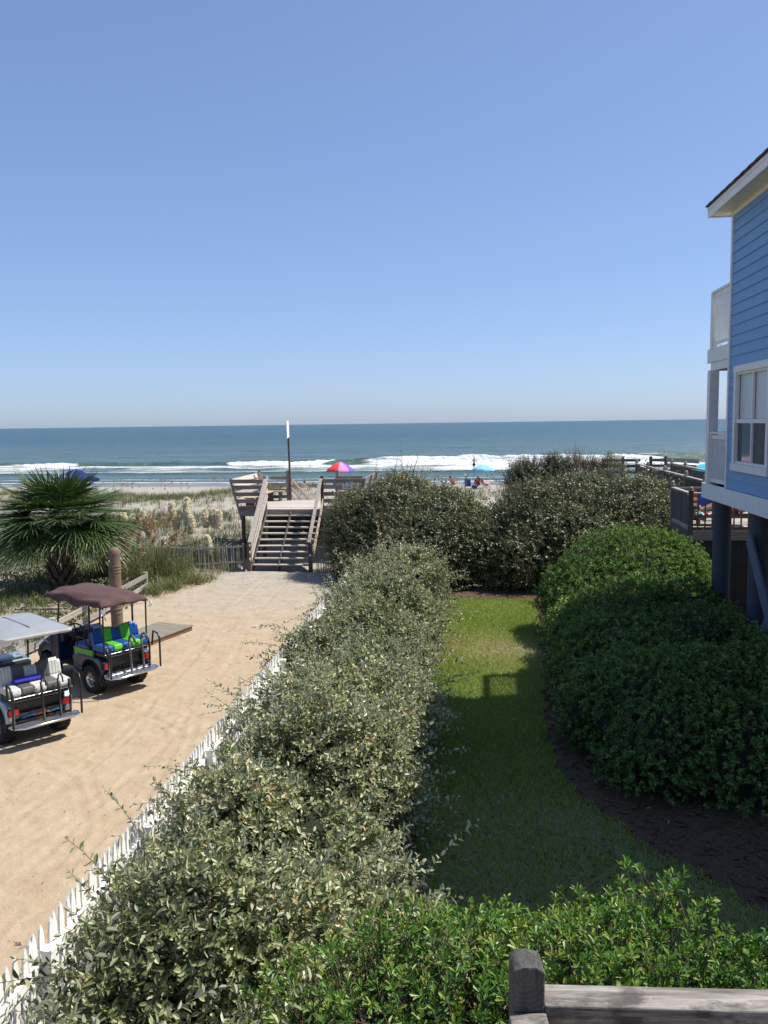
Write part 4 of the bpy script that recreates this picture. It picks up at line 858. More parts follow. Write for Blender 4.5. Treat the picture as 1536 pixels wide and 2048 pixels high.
mb = MB(); mb.prism([(XW-OH, ZT-.065), (XW+.3, ZT-.065), (XM, zr-.25), (XE-.3, ZT-.065), (XE+OH, ZT-.065), (XE+OH, ZT+.13), (XM, zr-.06), (XW-OH, ZT+.13)], YR-.03, YR, 1); mb.build('barge_board', 'trim', rf)
mb = MB(); mb.prism([(XW, ZT-.04), (XE, ZT-.04), (XM, zr-.1)], YC-.1, YC, 1); mb.build('gable', 'siding', t)
# porches towards the sea
YPO = 19.95
MB().box(((XW+XE)/2+.02, (YC+YPO)/2+.03, ZF-.06), (XE-XW, YPO-YC+.02, .08)).build('porch_floor', 'grey_y', t)
def porch_rail(z0, z1, yo):
    sx = XW+.03
    MB().box((sx, (YC+yo)/2, z1), (.10, yo-YC, .05)).build('rail_cap', 'trim', t, bevel=.004)
    MB().box((sx, (YC+yo)/2, z1-.09), (.04, yo-YC-.04, .09)).build('rail', 'trim', t, bevel=.003); MB().box((sx, (YC+yo)/2, z0+.10), (.04, yo-YC-.04, .08)).build('rail', 'trim', t, bevel=.003)
    n_ = int((yo-YC-.1)/.105); b0 = MB().box((0, 0, 0), (.035, .035, z1-z0-.27)).build('baluster', 'trim', t, loc=(sx, YC+.09, (z0+z1)/2-.0))
    for k in range(1, n_): inst(b0, t, (sx, YC+.09+k*.105, (z0+z1)/2))
    MB().box(((XW+XE)/2, yo-.02, z1), (XE-XW-.1, .10, .05)).build('rail_cap', 'trim', t, bevel=.004)
    b1 = MB().box((0, 0, 0), (.035, .035, z1-z0-.05)).build('baluster', 'trim', t, loc=(sx+.15, yo-.02, (z0+z1)/2-.05))
    for k in range(1, 60): inst(b1, t, (sx+.15+k*.16, yo-.02, (z0+z1)/2-.05))
porch_rail(ZF, 5.20, YPO-.3); porch_rail(7.02, 8.22, YPO-.28)
for x in (XW+.04, 8.4, 11.7, 14.9):
    MB().box((x, YPO-.34, (ZF+6.56)/2), (.20, .20, 6.56-ZF-.01)).build('porch_post', 'trim', t, bevel=.006)
    MB().box((x, YPO-.31, 7.62), (.13, .13, 1.22)).build('rail_post', 'trim', t, bevel=.005)
MB().box((XW+.03, (YC+YPO)/2-.02, 6.88), (.05, YPO-YC+.16, .30)).box(((XW+XE)/2, YPO+.05, 6.88), (XE-XW-.06, .05, .30)).build('rim_band', 'trim', t, bevel=.004)
MB().box((XW+.055, (YC+YPO)/2-.10, 6.64), (.05, YPO-YC-.1, .178)).box(((XW+XE)/2, YPO-.18, 6.64), (XE-XW-.1, .05, .178)).build('beam', 'trim', t, bevel=.004)
MB().box(((XW+XE)/2+.05, (YC+YPO)/2, 6.97), (XE-XW-.1, YPO-YC-.02, .06)).build('upper_porch_floor', 'trim', t)
MB().box(((XW+XE)/2+.05, (YC+YPO)/2-.1, 6.72), (XE-XW-.2, YPO-YC-.3, .02)).build('porch_ceiling', 'trim', t)
# piles and braces
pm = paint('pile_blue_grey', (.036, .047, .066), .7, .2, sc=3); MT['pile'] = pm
for x in (XW+.24, 8.4, 11.7, 14.8):
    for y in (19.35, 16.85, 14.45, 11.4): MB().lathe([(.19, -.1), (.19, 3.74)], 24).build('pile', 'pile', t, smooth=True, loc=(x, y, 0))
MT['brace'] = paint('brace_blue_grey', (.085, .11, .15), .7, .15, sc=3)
for (ya, yb) in ((16.75, 14.5), (14.4, 11.5)):
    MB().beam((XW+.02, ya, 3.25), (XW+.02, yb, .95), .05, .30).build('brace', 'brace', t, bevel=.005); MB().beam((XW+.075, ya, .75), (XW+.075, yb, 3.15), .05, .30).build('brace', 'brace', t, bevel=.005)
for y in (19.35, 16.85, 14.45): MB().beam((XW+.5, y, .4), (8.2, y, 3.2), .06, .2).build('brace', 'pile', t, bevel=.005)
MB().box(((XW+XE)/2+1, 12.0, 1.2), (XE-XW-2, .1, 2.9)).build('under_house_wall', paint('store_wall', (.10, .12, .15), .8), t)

# ---- neighbour's deck and boardwalk
MT['skirt'] = paint('dark_stained_board', (.03, .03, .03), .8, .25, sc=4)  # near-black paint standing in for the shade under deck and house
t = thing('pool_deck', 'weathered grey wooden deck with board railing behind the blue house', 'deck')
DZ = 2.47; DX0, DX1, DY0, DY1 = 5.8, 12.5, 24.0, 26.35
db2 = MB().box((0, 0, 0), (DX1-DX0, .14, .04)).build('deck_board', 'grey_x', t, bevel=.003, loc=((DX0+DX1)/2, DY0+.05, DZ))
for k in range(1, int((DY1-DY0)/.146)): inst(db2, t, ((DX0+DX1)/2, DY0+.05+k*.146, DZ))
MB().box(((DX0+DX1)/2, DY0-.02, DZ-.14), (DX1-DX0+.1, .05, .24)).build('rim_joist', 'wood_x', t, bevel=.004); MB().box((DX0-.03, (DY0+DY1)/2, DZ-.14), (.05, DY1-DY0-.1, .24)).build('rim_joist', 'dark_y', t, bevel=.004)
for x in (DX0+.1, 9, 12.3):
    for y in (DY0+.15, DY1-.2): MB().box((0, 0, 0), (.15, .15, DZ), ).build('pile', 'dark_z', t, loc=(x, y, DZ/2-.1))
for k in range(46): MB().box((0, 0, 0), (.148, .022, 2.35)).build('skirt_board', 'skirt', t, loc=(DX0+.1+k*.152, DY0+.08, DZ-1.43))  # boards added as a dark backdrop between the house piles
for k in range(15): MB().box((0, 0, 0), (.022, .148, 2.35)).build('skirt_board', 'skirt', t, loc=(DX0+.03, DY0+.2+k*.152, DZ-1.43))  # same added dark closure along the deck side
capb = MB().lathe([(0, .10), (.035, .095), (.055, .06), (.05, .03), (.035, .015), (.075, .01), (.075, -.01), (0, -.01)], 12).build('post_cap', 'grey_z', t, smooth=True, loc=(0, 0, -5))
cap1 = [True]
def cpost(x, y, zb, h, mat='wood_z'):
    MB().box((0, 0, h/2), (.115, .115, h)).build('post', mat, t, bevel=.006, loc=(x, y, zb))
    if cap1[0]: capb.location = (x, y, zb+h+.01); cap1[0] = False
    else: inst(capb, t, (x, y, zb+h+.01))
def panel(p, q, z0, h, gap=.0, wd=.13, mat='dark_z'):
    p, q = Vector(p), Vector(q); L = (q-p).length; n_ = max(1, int(L/(wd+gap))); a = math.atan2(q.y-p.y, q.x-p.x)
    b0 = None
    for k in range(n_):
        c = p.lerp(q, (k+.5)/n_); loc = (c.x, c.y, z0+h/2-.02)
        if b0 is None: b0 = MB().box((0, 0, 0), (wd-.008, .022, h-.14)).build('panel_board', mat, t, bevel=.002, loc=loc); b0.rotation_euler = (0, 0, a)
        else: inst(b0, t, loc, (0, 0, a))
    MB().beam((p.x, p.y, z0+h), (q.x, q.y, z0+h), .14, .045).build('rail_cap', 'grey_y', t, bevel=.005)
    MB().beam((p.x, p.y, z0+.08), (q.x, q.y, z0+.08), .05, .09).build('bottom_rail', 'grey_y', t, bevel=.004)
cpost(DX0, DY0, DZ-.1, 1.20, 'dark_z'); cpost(DX0, 26.2, DZ-.1, 1.20)
panel((DX0, DY0+.06, 0), (DX0, 26.14, 0), DZ, 1.02)
bal = MB().box((0, 0, 0), (.035, .035, .95)).build('baluster', 'red_z', t, loc=(DX0+.2, DY0+.03, DZ+.53))
for k in range(1, 30): inst(bal, t, (DX0+.2+k*.19, DY0+.03, DZ+.53))
MB().beam((DX0, DY0+.03, DZ+1.02), (DX1, DY0+.03, DZ+1.02), .12, .045).build('rail_cap', 'pale_x', t, bevel=.004); MB().beam((DX0, DY0+.03, DZ+.06), (DX1, DY0+.03, DZ+.06), .05, .08).build('bottom_rail', 'red_x', t)
MB().beam((DX0+.05, 26.2, DZ+1.0), (7.2, 26.2, DZ+1.0), .06, .06).build('gate_rail', 'grey_x', t, bevel=.004)
t = thing('boardwalk', 'grey wooden boardwalk with solid board railings leading from the deck to the beach', 'boardwalk')
cap1[0] = True; capb = MB().lathe([(0, .10), (.035, .095), (.055, .06), (.05, .03), (.035, .015), (.075, .01), (.075, -.01), (0, -.01)], 12).build('post_cap', 'grey_z', t, smooth=True, loc=(0, 0, -5))
db3 = MB().box((0, 0, 0), (1.6, .14, .04)).build('deck_board', 'grey_x', t, bevel=.003, loc=(8.2, DY1+.05, DZ))
for k in range(1, 103): inst(db3, t, (8.2, DY1+.05+k*.146, DZ))
for x, ys_ in ((7.38, (26.3, 28.8, 31.3, 34.8, 38.2, 40.8)), (8.98, (29.2, 31.8, 34.7, 38.3, 40.9))):
    for y in ys_: cpost(x, y, DZ-.3, 1.42)
    for a, b in zip(ys_[:-1], ys_[1:]): panel((x, a+.06, 0), (x, b-.06, 0), DZ, 1.02)
for x in (7.4, 8.95):
    for y in (31, 35, 39, 41.2): MB().box((0, 0, 0), (.14, .14, 2.4)).build('pile', 'dark_z', t, loc=(x, y, 1.3))
# end platform with flared bench backs
for k in range(14): inst(db3, t, (8.2, 41.4+k*.146, DZ), None, (1.75, 1, 1))
for x in (6.95, 8.25, 8.95): MB().box((0, 0, .7), (.13, .13, 1.4)).build('post', 'dark_z', t, bevel=.006, loc=(x, 42.0, DZ-.1))
for z in (.55, .85, 1.12):
    MB().beam((6.0, 42.0, DZ+z), (7.75, 41.9, DZ+z), .04, .13).build('rail_board', 'dark_x', t); MB().beam((8.25, 42.0, DZ+z), (9.0, 42.0, DZ+z), .04, .13).build('rail_board', 'dark_x', t)
    MB().beam((8.95, 42.0, DZ+z+.02), (9.5+.4*z, 39.9, DZ+z+.02), .04, .2).build('rail_board', 'grey_y', t)

# ---- railing of the viewer's own deck, low in the picture
t = thing('deck_railing', 'weathered wooden deck railing with rounded post in the lower right corner', 'railing')
m = Mat('railing_timber'); v = m.coord('Object', (2.2, 26, 26)); g = m.noise(v, 1, 7, .7, .6); st = m.noise(m.coord('Object', (1.5, 3, 3)), 3.2, 5, .65)
c = m.ramp(g, [(.30, (.035, .030, .026)), (.48, (.17, .15, .13)), (.66, (.33, .30, .27)), (.82, (.44, .41, .38))])
c = m.mix(m.ramp(st, [(.52, (0, 0, 0)), (.66, (.8, .8, .8))]), c, (.035, .03, .028)); m.base(c); m.set(Roughness=.85); m.bump(g, .6, .008); MT['railwood'] = m.m
m = Mat('post_timber'); v = m.coord('Object', (1, 1, 1)); w_ = m.n('TexWave', wave_type='RINGS', rings_direction='Y'); w_.inputs['Scale'].default_value = 15; w_.inputs['Distortion'].default_value = 7; w_.inputs['Detail'].default_value = 3; w_.inputs['Detail Scale'].default_value = 2.2
mp = m.n('Mapping'); mp.inputs['Location'].default_value = (.012, 0, -.56); m.l(v, mp.inputs[0]); m.l(mp.outputs[0], w_.inputs[0])
g = m.noise(m.coord('Object', (30, 30, 2.5)), 1, 6, .7)
c = m.mix(.7, m.ramp(w_.outputs['Fac'], [(.2, (.018, .016, .015)), (.8, (.085, .078, .072))]), m.ramp(g, [(.3, (.02, .018, .017)), (.7, (.12, .11, .10))])); m.base(c); m.set(Roughness=.85); m.bump(w_.outputs['Fac'], .35, .006); MT['postwood'] = m.m
mb = MB(); w2 = .058
arc = [(-w2, 0)]+[(-w2*math.cos(a)*1.0, .565+w2*.5*math.sin(a)) for a in [PI*k/14 for k in range(15)]]+[(w2, 0)]
mb.prism([(a, b) for a, b in arc], -w2, w2, 1)
po = mb.build('post', 'postwood', t, bevel=.006, loc=(.178, 2.99, 2.955)); po.rotation_euler = (0, 0, R(5))
MB().box((1.2, 0, 0), (2.4, .125, .036)).build('top_rail', 'railwood', t, bevel=.006, loc=(.235, 3.00, 3.383)).rotation_euler = (0, R(2.0), R(5.7))
MB().box((1.2, 0, 0), (2.4, .04, .09)).build('upper_rail', 'railwood', t, bevel=.004, loc=(.235, 3.0, 3.315)).rotation_euler = (0, R(2.0), R(5.7))
for k in range(8): MB().box((0, 0, 0), (.04, .04, .75)).build('baluster', 'railwood', t, loc=(.38+k*.17, 3.02+k*.017, 2.93-k*.003))
MB().box((1.2, 0, 0), (2.4, .04, .09)).build('lower_rail', 'railwood', t, bevel=.004, loc=(.235, 3.0, 2.6)).rotation_euler = (0, 0, R(5.7))
MB().box((0, -.6, 0), (.135, 1.2, .04)).build('side_rail', 'railwood', t, bevel=.006, loc=(.178, 2.925, 3.36)).rotation_euler = (0, 0, R(5.7))
MB().box((0, 0, 0), (.11, .11, 3.3)).build('post_base', 'railwood', t, loc=(.178, 2.99, 1.4))
# ================================================================ VEHICLES, BEACH THINGS, PEOPLE
MT['vinyl_blue'] = paint('vinyl_blue', (.010, .06, .24), .38, .12)
MT['vinyl_green'] = paint('vinyl_lime', (.085, .40, .03), .38, .12)
MT['vinyl_white'] = paint('vinyl_white', (.50, .495, .46), .45, .08)
MT['vinyl_grey'] = paint('vinyl_grey', (.085, .085, .082), .45, .15)
MT['body_blue'] = paint('cart_paint_navy', (.006, .017, .06), .22, .1, 0, .01)
MT['body_silver'] = paint('cart_paint_silver_blue', (.36, .46, .52), .25, .08, .35, .01)
MT['lime'] = paint('cart_paint_lime', (.085, .34, .025), .3, .1, 0, .01)
MT['canvas'] = paint('brown_canvas', (.075, .038, .033), .85, .15, 0, .25, 5)
MT['grey_top'] = paint('grey_plastic_top', (.26, .27, .285), .45, .06, 0, .06, 3)
MT['cream'] = paint('cream_edge', (.66, .64, .57), .5, .06)
MT['redlens'] = paint('tail_lens', (.42, .015, .012), .15, .15, 0, .05, 20)
MT['plate'] = paint('diamond_plate', (.55, .56, .58), .32, .12, .9, .5, 8)
MT['clear'] = Mat('windshield'); MT['clear'].base((.85, .88, .88)); MT['clear'].set(Roughness=.05, Alpha=.22); MT['clear'] = MT['clear'].m
def rbox(mb, c, d, r=.05, mi=0, n=4, M=None, axis=0):
    """rounded bar: rounded-rectangle profile extruded along one axis"""
    a, b = [d[i]/2 for i in range(3) if i != axis]; r = min(r, a*.99, b*.99); poly = []
    for (sx, sy, s0) in ((1, 1, 0), (-1, 1, PI/2), (-1, -1, PI), (1, -1, 3*PI/2)):
        for k in range(n+1):
            t = s0+PI/2*k/n; poly.append((sx*(a-r)+r*math.cos(t), sy*(b-r)+r*math.sin(t)))
    cc = [c[i] for i in range(3) if i != axis]
    mb.prism([(p+cc[0], q+cc[1]) for p, q in poly], c[axis]-d[axis]/2, c[axis]+d[axis]/2, axis, mi, M); return mb
def golf_cart(name, label, loc, heading, style):
    """origin on the ground under the rear axle; local +y forward, +x right"""
    t = thing(name, label, 'golf cart', loc, heading-PI/2, 'golf carts parked on the sand'); A = style == 'navy'
    body = 'body_blue' if A else 'body_silver'; c1, c2 = ('vinyl_blue', 'vinyl_green') if A else ('vinyl_white', 'vinyl_grey')
    WB = 1.68; RT = .295
    # wheels
    tyre = MB(); prof = [(.15, -.105), (.20, -.115), (.255, -.11), (.278, -.08), (.28, 0), (.278, .08), (.255, .11), (.20, .115), (.15, .105)]
    tyre.lathe(prof, 36)
    for k in range(26):
        a = 2*PI*k/26
        for s in (-1, 1):
            M = Matrix.Rotation(a+(.06 if s > 0 else 0), 4, 'Z') @ Matrix.Translation((.277, 0, s*.062)); tyre.box((0, 0, 0), (.026, .034, .075), M)
    rim = MB(); rim.lathe([(.155, -.10), (.16, -.085), (.13, -.05), (.13, .05), (.16, .085), (.155, .10)], 28)
    for k in range(7):
        M = Matrix.Rotation(2*PI*k/7, 4, 'Z'); rim.prism([(.03, -.028), (.135, -.016), (.135, .016), (.03, .028)], .055, .08, 2, 0, M)
    rim.lathe([(0, .092), (.03, .088), (.042, .07), (.042, .05)], 16)
    w0 = None
    for (x, y) in ((-.49, 0), (.49, 0), (-.49, WB), (.49, WB)):
        e = bpy.data.objects.new('wheel', None); COL.objects.link(e); e.parent = t; e.location = (x, y, RT); e.rotation_euler = (0, (PI/2 if x > 0 else -PI/2), 0)
        if w0 is None: w0 = (tyre.build('tyre', 'rubber', e), rim.build('rim', 'chrome', e, bevel=.004)); w0[0].scale = (1.055, 1.055, 1.1); w0[1].scale = (1.055, 1.055, 1.15)
        else:
            for q in w0: c = q.copy(); COL.objects.link(c); c.parent = e
    MB().box((0, WB/2, .40), (.62, 2.5, .10)).box((0, 0, .30), (.8, .10, .10)).box((0, WB, .30), (.8, .08, .08)).box((0, -.1, .33), (.4, .35, .22)).build('chassis', 'black', t, bevel=.01)
    MB().box((0, .98, .475), (1.08, .78, .05)).build('floor', 'rubber', t, bevel=.01)
    # rear body with wheel arches, one side at a time plus a tail
    arch = [(-.30*math.cos(PI*k/10)*1.15, .40+.30*math.sin(PI*k/10)) for k in range(11)]
    side = [(-.42, .55), (-.40, .45)]+[(p, q) for p, q in arch]+[(.62, .45), (.66, .72), (.45, .78), (-.30, .78), (-.40, .70)]
    for s in (-1, 1):
        mb = MB(); mb.prism(side, s*.44, s*.59, 0); mb.build('rear_fender', body, t, bevel=.03, seg=3)
        MB().prism([(-.05, .735), (.62, .72), (.64, .90), (-.05, .90)], s*.50, s*.56, 0).build('side_panel', 'lime' if A else body, t, bevel=.012)
        mb = MB(); mb.lathe([(.315, -.02), (.325, .0), (.315, .02)], 18, M=Matrix.Translation((s*.58, 0, .36)) @ Matrix.Rotation(PI/2, 4, 'Y'), a0=PI*1.0, a1=PI*2.0); mb.build('arch_trim', 'black', t)
        tl = rbox(MB(), (s*.47, -.425, .62), (.17, .05, .105), .035, axis=1).build('tail_light', 'redlens', t, bevel=.008); rbox(MB(), (s*.47, -.41, .62), (.20, .04, .135), .04, axis=1).build('lamp_bezel', 'black' if not A else body, tl, bevel=.006)
    MB().box((0, -.30, .60), (.86, .12, .34)).build('tail_panel', 'black', t, bevel=.02)
    if A:
        mb = MB()
        for k in range(4): mb.box((.05, -.366, .50+k*.06), (.28, .012, .022))
        mb.build('vent_louvre', 'rubber', t)
        rbox(MB(), (0, -.47, .43), (1.14, .07, .07), .03).build('bumper', 'chrome', t, bevel=.01); MB().box((0, -.47, .485), (1.10, .03, .02)).build('bumper_strip', 'black', t)
    else:
        MB().box((0, -.40, .44), (.9, .10, .03)).build('rack_floor', 'black', t, bevel=.005)
        MB().box((0, -.43, .56), (.92, .025, .05)).build('rack_bar', 'black', t, bevel=.004)
    # seats: striped cushions in sections side by side
    def striped(nm, prof, x0, x1, cols, bev=.03):
        mb = MB(); n_ = len(cols)
        for k, c in enumerate(cols):
            a = x0+(x1-x0)*k/n_; b = x0+(x1-x0)*(k+1)/n_-.003; mb.prism(prof, a, b, 0, 0 if c == c1 else 1)
        return mb.build(nm, [c1, c2], t, bevel=bev, seg=3)
    cols = [c1, c2, c1, c2, c1] if A else [c1, c2, c1, c2, c1]
    MB().box((0, .36, .80), (1.04, .46, .18)).build('front_seat_base', 'black', t, bevel=.015)
    striped('front_seat', [(.12, .89), (.60, .88), (.62, .93), (.60, 1.00), (.14, .98)], -.54, .54, cols)
    striped('front_backrest', [(.06, 1.0), (.15, .99), (.12, 1.24), (.07, 1.27), (.03, 1.24)], -.54, .54, cols)
    MB().box((0, -.22, .83), (1.02, .44, .08)).build('rear_seat_base', 'black', t, bevel=.012)
    striped('rear_seat', [(-.02, .905), (-.47, .895), (-.50, .945), (-.47, 1.035), (-.04, 1.045)], -.55, .55, cols)
    # rear backrest: two lobes
    mb = MB(); n_ = 20
    for k in range(n_):
        a = -.55+1.1*k/n_; b = a+1.1/n_; xm = (a+b)/2; z1 = 1.345-.075*math.exp(-(xm/.13)**2)-.10*max(0, (abs(xm)-.46)/.09)**2
        prof = [(.025, 1.0), (-.085, .99), (-.10, 1.08), (-.06, z1-.05), (-.02, z1), (.02, z1-.03)]
        c = cols[min(4, int((xm+.55)/.22))]; mb.prism(prof, a, b, 0, 0 if c == c1 else 1)
    mb.build('rear_backrest', [c1, c2], t, bevel=.012)
    for s in (-1, 1): MB().tube([(s*.50, .05, .85), (s*.50, .02, 1.38)], .016).build('seat_strut', 'black', t)
    for s in (-1, 1): MB().tube([(s*.58, .10, .98), (s*.60, .14, 1.14), (s*.60, .42, 1.14), (s*.58, .46, .95)], .017).build('arm_rail', 'black', t, smooth=True)
    # front cowl, dash, steering
    mb = MB(); mb.prism([(1.22, .45), (1.22, 1.05), (1.34, 1.10), (1.62, .98), (2.02, .72), (2.10, .52), (2.02, .42), (1.95, .40), (1.90, .58), (1.68, .66), (1.46, .58), (1.42, .42)], -.56, .56, 0); mb.build('front_cowl', body, t, bevel=.05, seg=3)
    MB().box((0, 1.18, .98), (1.02, .12, .18)).build('dashboard', 'black', t, bevel=.03)
    MB().tube([(-.27, 1.25, .72), (-.27, .98, 1.10)], .022).build('steering_column', 'black', t)
    M = Matrix.Translation((-.27, .965, 1.12)) @ Matrix.Rotation(R(55), 4, 'X'); ring = [(.175*math.cos(a), .175*math.sin(a), 0) for a in [2*PI*k/24 for k in range(25)]]
    sw = MB().tube(ring, .017, 8, cap=False, M=M).build('steering_wheel', 'black', t, smooth=True)
    mb = MB()
    for a in (PI/2, PI*7/6, -PI/6): mb.tube([(0, 0, -.01), (.17*math.cos(a), .17*math.sin(a), 0)], .016, 6, M=M)
    mb.lathe([(0, .02), (.05, .015), (.055, -.02)], 14, M=M); mb.build('spokes', 'black', sw)
    for s in (-1, 1):
        hl = MB().lathe([(0, .03), (.055, .02), (.065, 0)], 14, M=Matrix.Translation((s*.40, 1.98, .72)) @ Matrix.Rotation(-PI/2, 4, 'X')).build('headlight', 'white', t, smooth=True)
    # roof posts and top
    ZR = 1.86
    fpost = [(-.52, 1.30, 1.0), (-.50, 1.20, ZR)]; rp = [(-.53, .08, .85), (-.52, .06, ZR)]
    for s in (-1, 1):
        MB().tube([(s*abs(p[0]), p[1], p[2]) for p in fpost], .019).build('roof_strut', 'black', t); MB().tube([(s*abs(p[0]), p[1], p[2]) for p in rp], .021).build('roof_strut', 'black', t)
        MB().tube([(s*.52, -.40, .90), (s*.52, -.42, ZR)] if A else [(s*.5, .12, 1.2), (s*.48, .12, ZR)], .017).build('roof_strut', 'black', t)
    if A:                                            # sagging canvas over a frame
        def top(u, v):
            x = (u-.5)*1.24; y = -.52+v*2.30; e = max(abs(u-.5)*2, abs(v-.5)*2)
            bow = .13*(1-(abs(u-.5)*2)**2.6)*(1-(abs(v-.5)*2)**3.5); hem = -.10*max(0, (e-.88)/.12)
            sag = .018*math.sin(v*13+u*4)*(1-bow*3)+.020*math.sin(u*17+v*9)*(e > .6)+.028*math.sin(v*21+2)*max(0, (abs(u-.5)*2-.75)/.25)
            k = 1-.05*max(0, (e-.86)/.14); return (x*k, .63+(y-.63)*k, ZR+.06+bow+hem+sag)
        rf = MB().grid(top, 36, 44).build('canopy', 'canvas', t, smooth=True); sm_ = rf.modifiers.new('cloth', 'SOLIDIFY'); sm_.thickness = .008
        fr = MB()
        for s in (-1, 1): fr.tube([(s*.53, -.44, ZR-.02), (s*.53, 1.68, ZR-.02)], .016)
        for y in (-.44, .5, 1.68): fr.tube([(-.53, y, ZR-.02), (.53, y, ZR-.02)], .014)
        fr.build('canopy_frame', 'black', rf)
        for s in (-1, 1):
            mb = MB()
            for k in range(4): mb.tube([(s*.58+random.uniform(-.02, .02), -.51, ZR-.05), (s*.59+random.uniform(-.04, .04), -.54, ZR-.10-random.uniform(0, .06)), (s*.56+random.uniform(-.05, .05), -.51, ZR-.16)], .014, 6)
            mb.build('tie_cord', 'vinyl_white' if s > 0 else 'chrome', rf)
    else:
        def prof_top(u, v):
            x = (u-.5)*1.28; y = -.50+v*1.95; ax, ay = abs(u-.5)*2, abs(v-.5)*2
            cr = .10; k = 1
            if ax > .82 and ay > .86:
                dx, dy = (ax-.82)/.18, (ay-.86)/.14; q = math.hypot(dx, dy)
                if q > 1: x = math.copysign((.82+.18*dx/q)*.64, x); y = .475+math.copysign((.86+.14*dy/q)*.975, v-.5)
            z = ZR+.06+.075*(1-ax**3)*(1-ay**4); return (x, y, z)
        rf = MB().grid(prof_top, 30, 40).build('roof', 'grey_top', t, smooth=True); sm_ = rf.modifiers.new('shell', 'SOLIDIFY'); sm_.thickness = .02
        out = [prof_top(i/30, 0) for i in range(31)]+[prof_top(1, j/40) for j in range(1, 41)]+[prof_top(1-i/30, 1) for i in range(1, 31)]+[prof_top(0, 1-j/40) for j in range(1, 40)]
        n_ = len(out); vs = []; fs = []
        for (x, y, z) in out: vs += [(x, y, z+.012), (x*1.012, .475+(y-.475)*1.012, z-.045), (x*.985, .475+(y-.475)*.985, z-.05)]
        for i in range(n_): j = (i+1) % n_; fs += [(3*i, 3*j, 3*j+1, 3*i+1), (3*i+1, 3*j+1, 3*j+2, 3*i+2)]
        MB().add(vs, fs).build('roof_edge', 'cream', rf, smooth=True)
        for x in (-.33, -.0, .33):
            mb = MB(); mb.prism([(-.16, 0), (1.1, 0), (1.0, .016), (-.1, .016)], x-.018, x+.018, 0, M=Matrix.Translation((0, 0, ZR+.122-.05*(x/.5)**2))); mb.build('roof_rib', 'vinyl_grey', rf, bevel=.004)
        MB().box((0, 1.27, 1.43), (.98, .012, .78), Matrix.Translation((0, 0, 0)) @ Matrix.Rotation(R(-4), 4, 'X')).build('windscreen', 'clear', t)
    # rear platform, grab bars
    fp_ = [(-.55, -.50), (-.60, -.55), (-.57, -.68), (-.42, -.77), (.42, -.77), (.57, -.68), (.60, -.55), (.55, -.50)]
    MB().prism(fp_, .405, .43, 2).build('foot_plate', 'plate', t, bevel=.012)
    mb = MB(); ed = fp_+[fp_[0]]; mb.tube([(x, y, .415) for x, y in ed[:-1]], .022, 8); mb.build('foot_plate_edge', 'chrome', t, smooth=True)
    MB().tube([(-.56, -.50, .885), (.56, -.50, .885)], .014).build('seat_bar', 'chrome', t)
    for s in (-1, 1):
        MB().tube([(s*.50, -.52, .40), (s*.50, -.52, .86), (s*.50, -.46, 1.02)], .021).build('seat_frame', 'black', t, smooth=True)
        MB().tube([(s*.58, -.50, .86), (s*.60, -.53, 1.16), (s*.60, -.68, 1.13), (s*.60, -.74, 1.02), (s*.60, -.74, .43)], .020).build('side_guard', 'black', t, smooth=True)
    for x in (-.02, .28):
        pr = 'vinyl_grey' if A else 'black'
        MB().tube([(x, -.62, .42), (x, -.57, .90), (x, -.55, 1.09)], .024).build('grab_bar', pr, t, smooth=True)
        MB().tube([(x, -.55, 1.05), (x, -.58, 1.16), (x, -.66, 1.20), (x, -.73, 1.16), (x, -.75, 1.07)], .026 if A else .014).build('grab_handle', pr, t, smooth=True)
    if A:
        for s in (-1, 1):
            mb = MB().tube([(s*.53, 1.3, 1.15), (s*.68, 1.36, 1.2), (s*.72, 1.36, 1.1)], .012, 6); mb.build('mirror_arm', 'chrome', t)
        MB().tube([(-.60, 1.5, .85), (-.68, 1.62, .95), (-.70, 1.9, .80), (-.62, 2.1, .55)], .02).build('brush_guard', 'body_silver', t, smooth=True)
    else:
        MB().box((0, 1.45, 1.13), (.9, .35, .03)).build('dash_tray', 'body_silver', t, bevel=.01)
    return t
golf_cart('golf_cart', 'navy and lime golf cart with brown canvas top and striped blue-green seats', (-7.60, 16.98, .03), R(148), 'navy')
c2_ = golf_cart('golf_cart', 'silver golf cart with grey hard top and striped white-grey rear seat', (-7.93, 14.12, .03), R(141), 'silver')
def local(t_, p): return Matrix.Translation(t_.location) @ Matrix.Rotation(t_.rotation_euler.z, 4, 'Z') @ Vector(p)
p = local(c2_, (-.12, -.18, 1.085)); tag(rbox(MB(), (0, 0, 0), (.46, .16, .10), .03).build('folded_towel', paint('blue_towel', (.03, .03, .32), .9, .15), None, bevel=.015, loc=p), 'folded bright blue towel on the rear seat of the silver cart', 'towel').rotation_euler = (R(-25), 0, c2_.rotation_euler.z)
for k, (x, col, lb) in enumerate(((-.22, (.04, .16, .55), 'blue plastic beach toy in the rear rack of the silver cart'), (.02, (.75, .16, .03), 'orange plastic beach toy in the rear rack of the silver cart'), (.26, (.10, .45, .70), 'light blue toy shovel end in the rear rack of the silver cart'))):
    p = local(c2_, (x, -.41, .50)); o = MB().tube([(-.12, 0, 0), (-.05, 0, .012), (.05, 0, .012), (.13, 0, 0)], [.012, .022, .02, .03], 8).build('beach_toy', paint('toy_%d' % k, col, .4), None, smooth=True, loc=p); o.rotation_euler = (0, R(-6), c2_.rotation_euler.z); tag(o, lb, 'toy', 'toys in the cart rack')

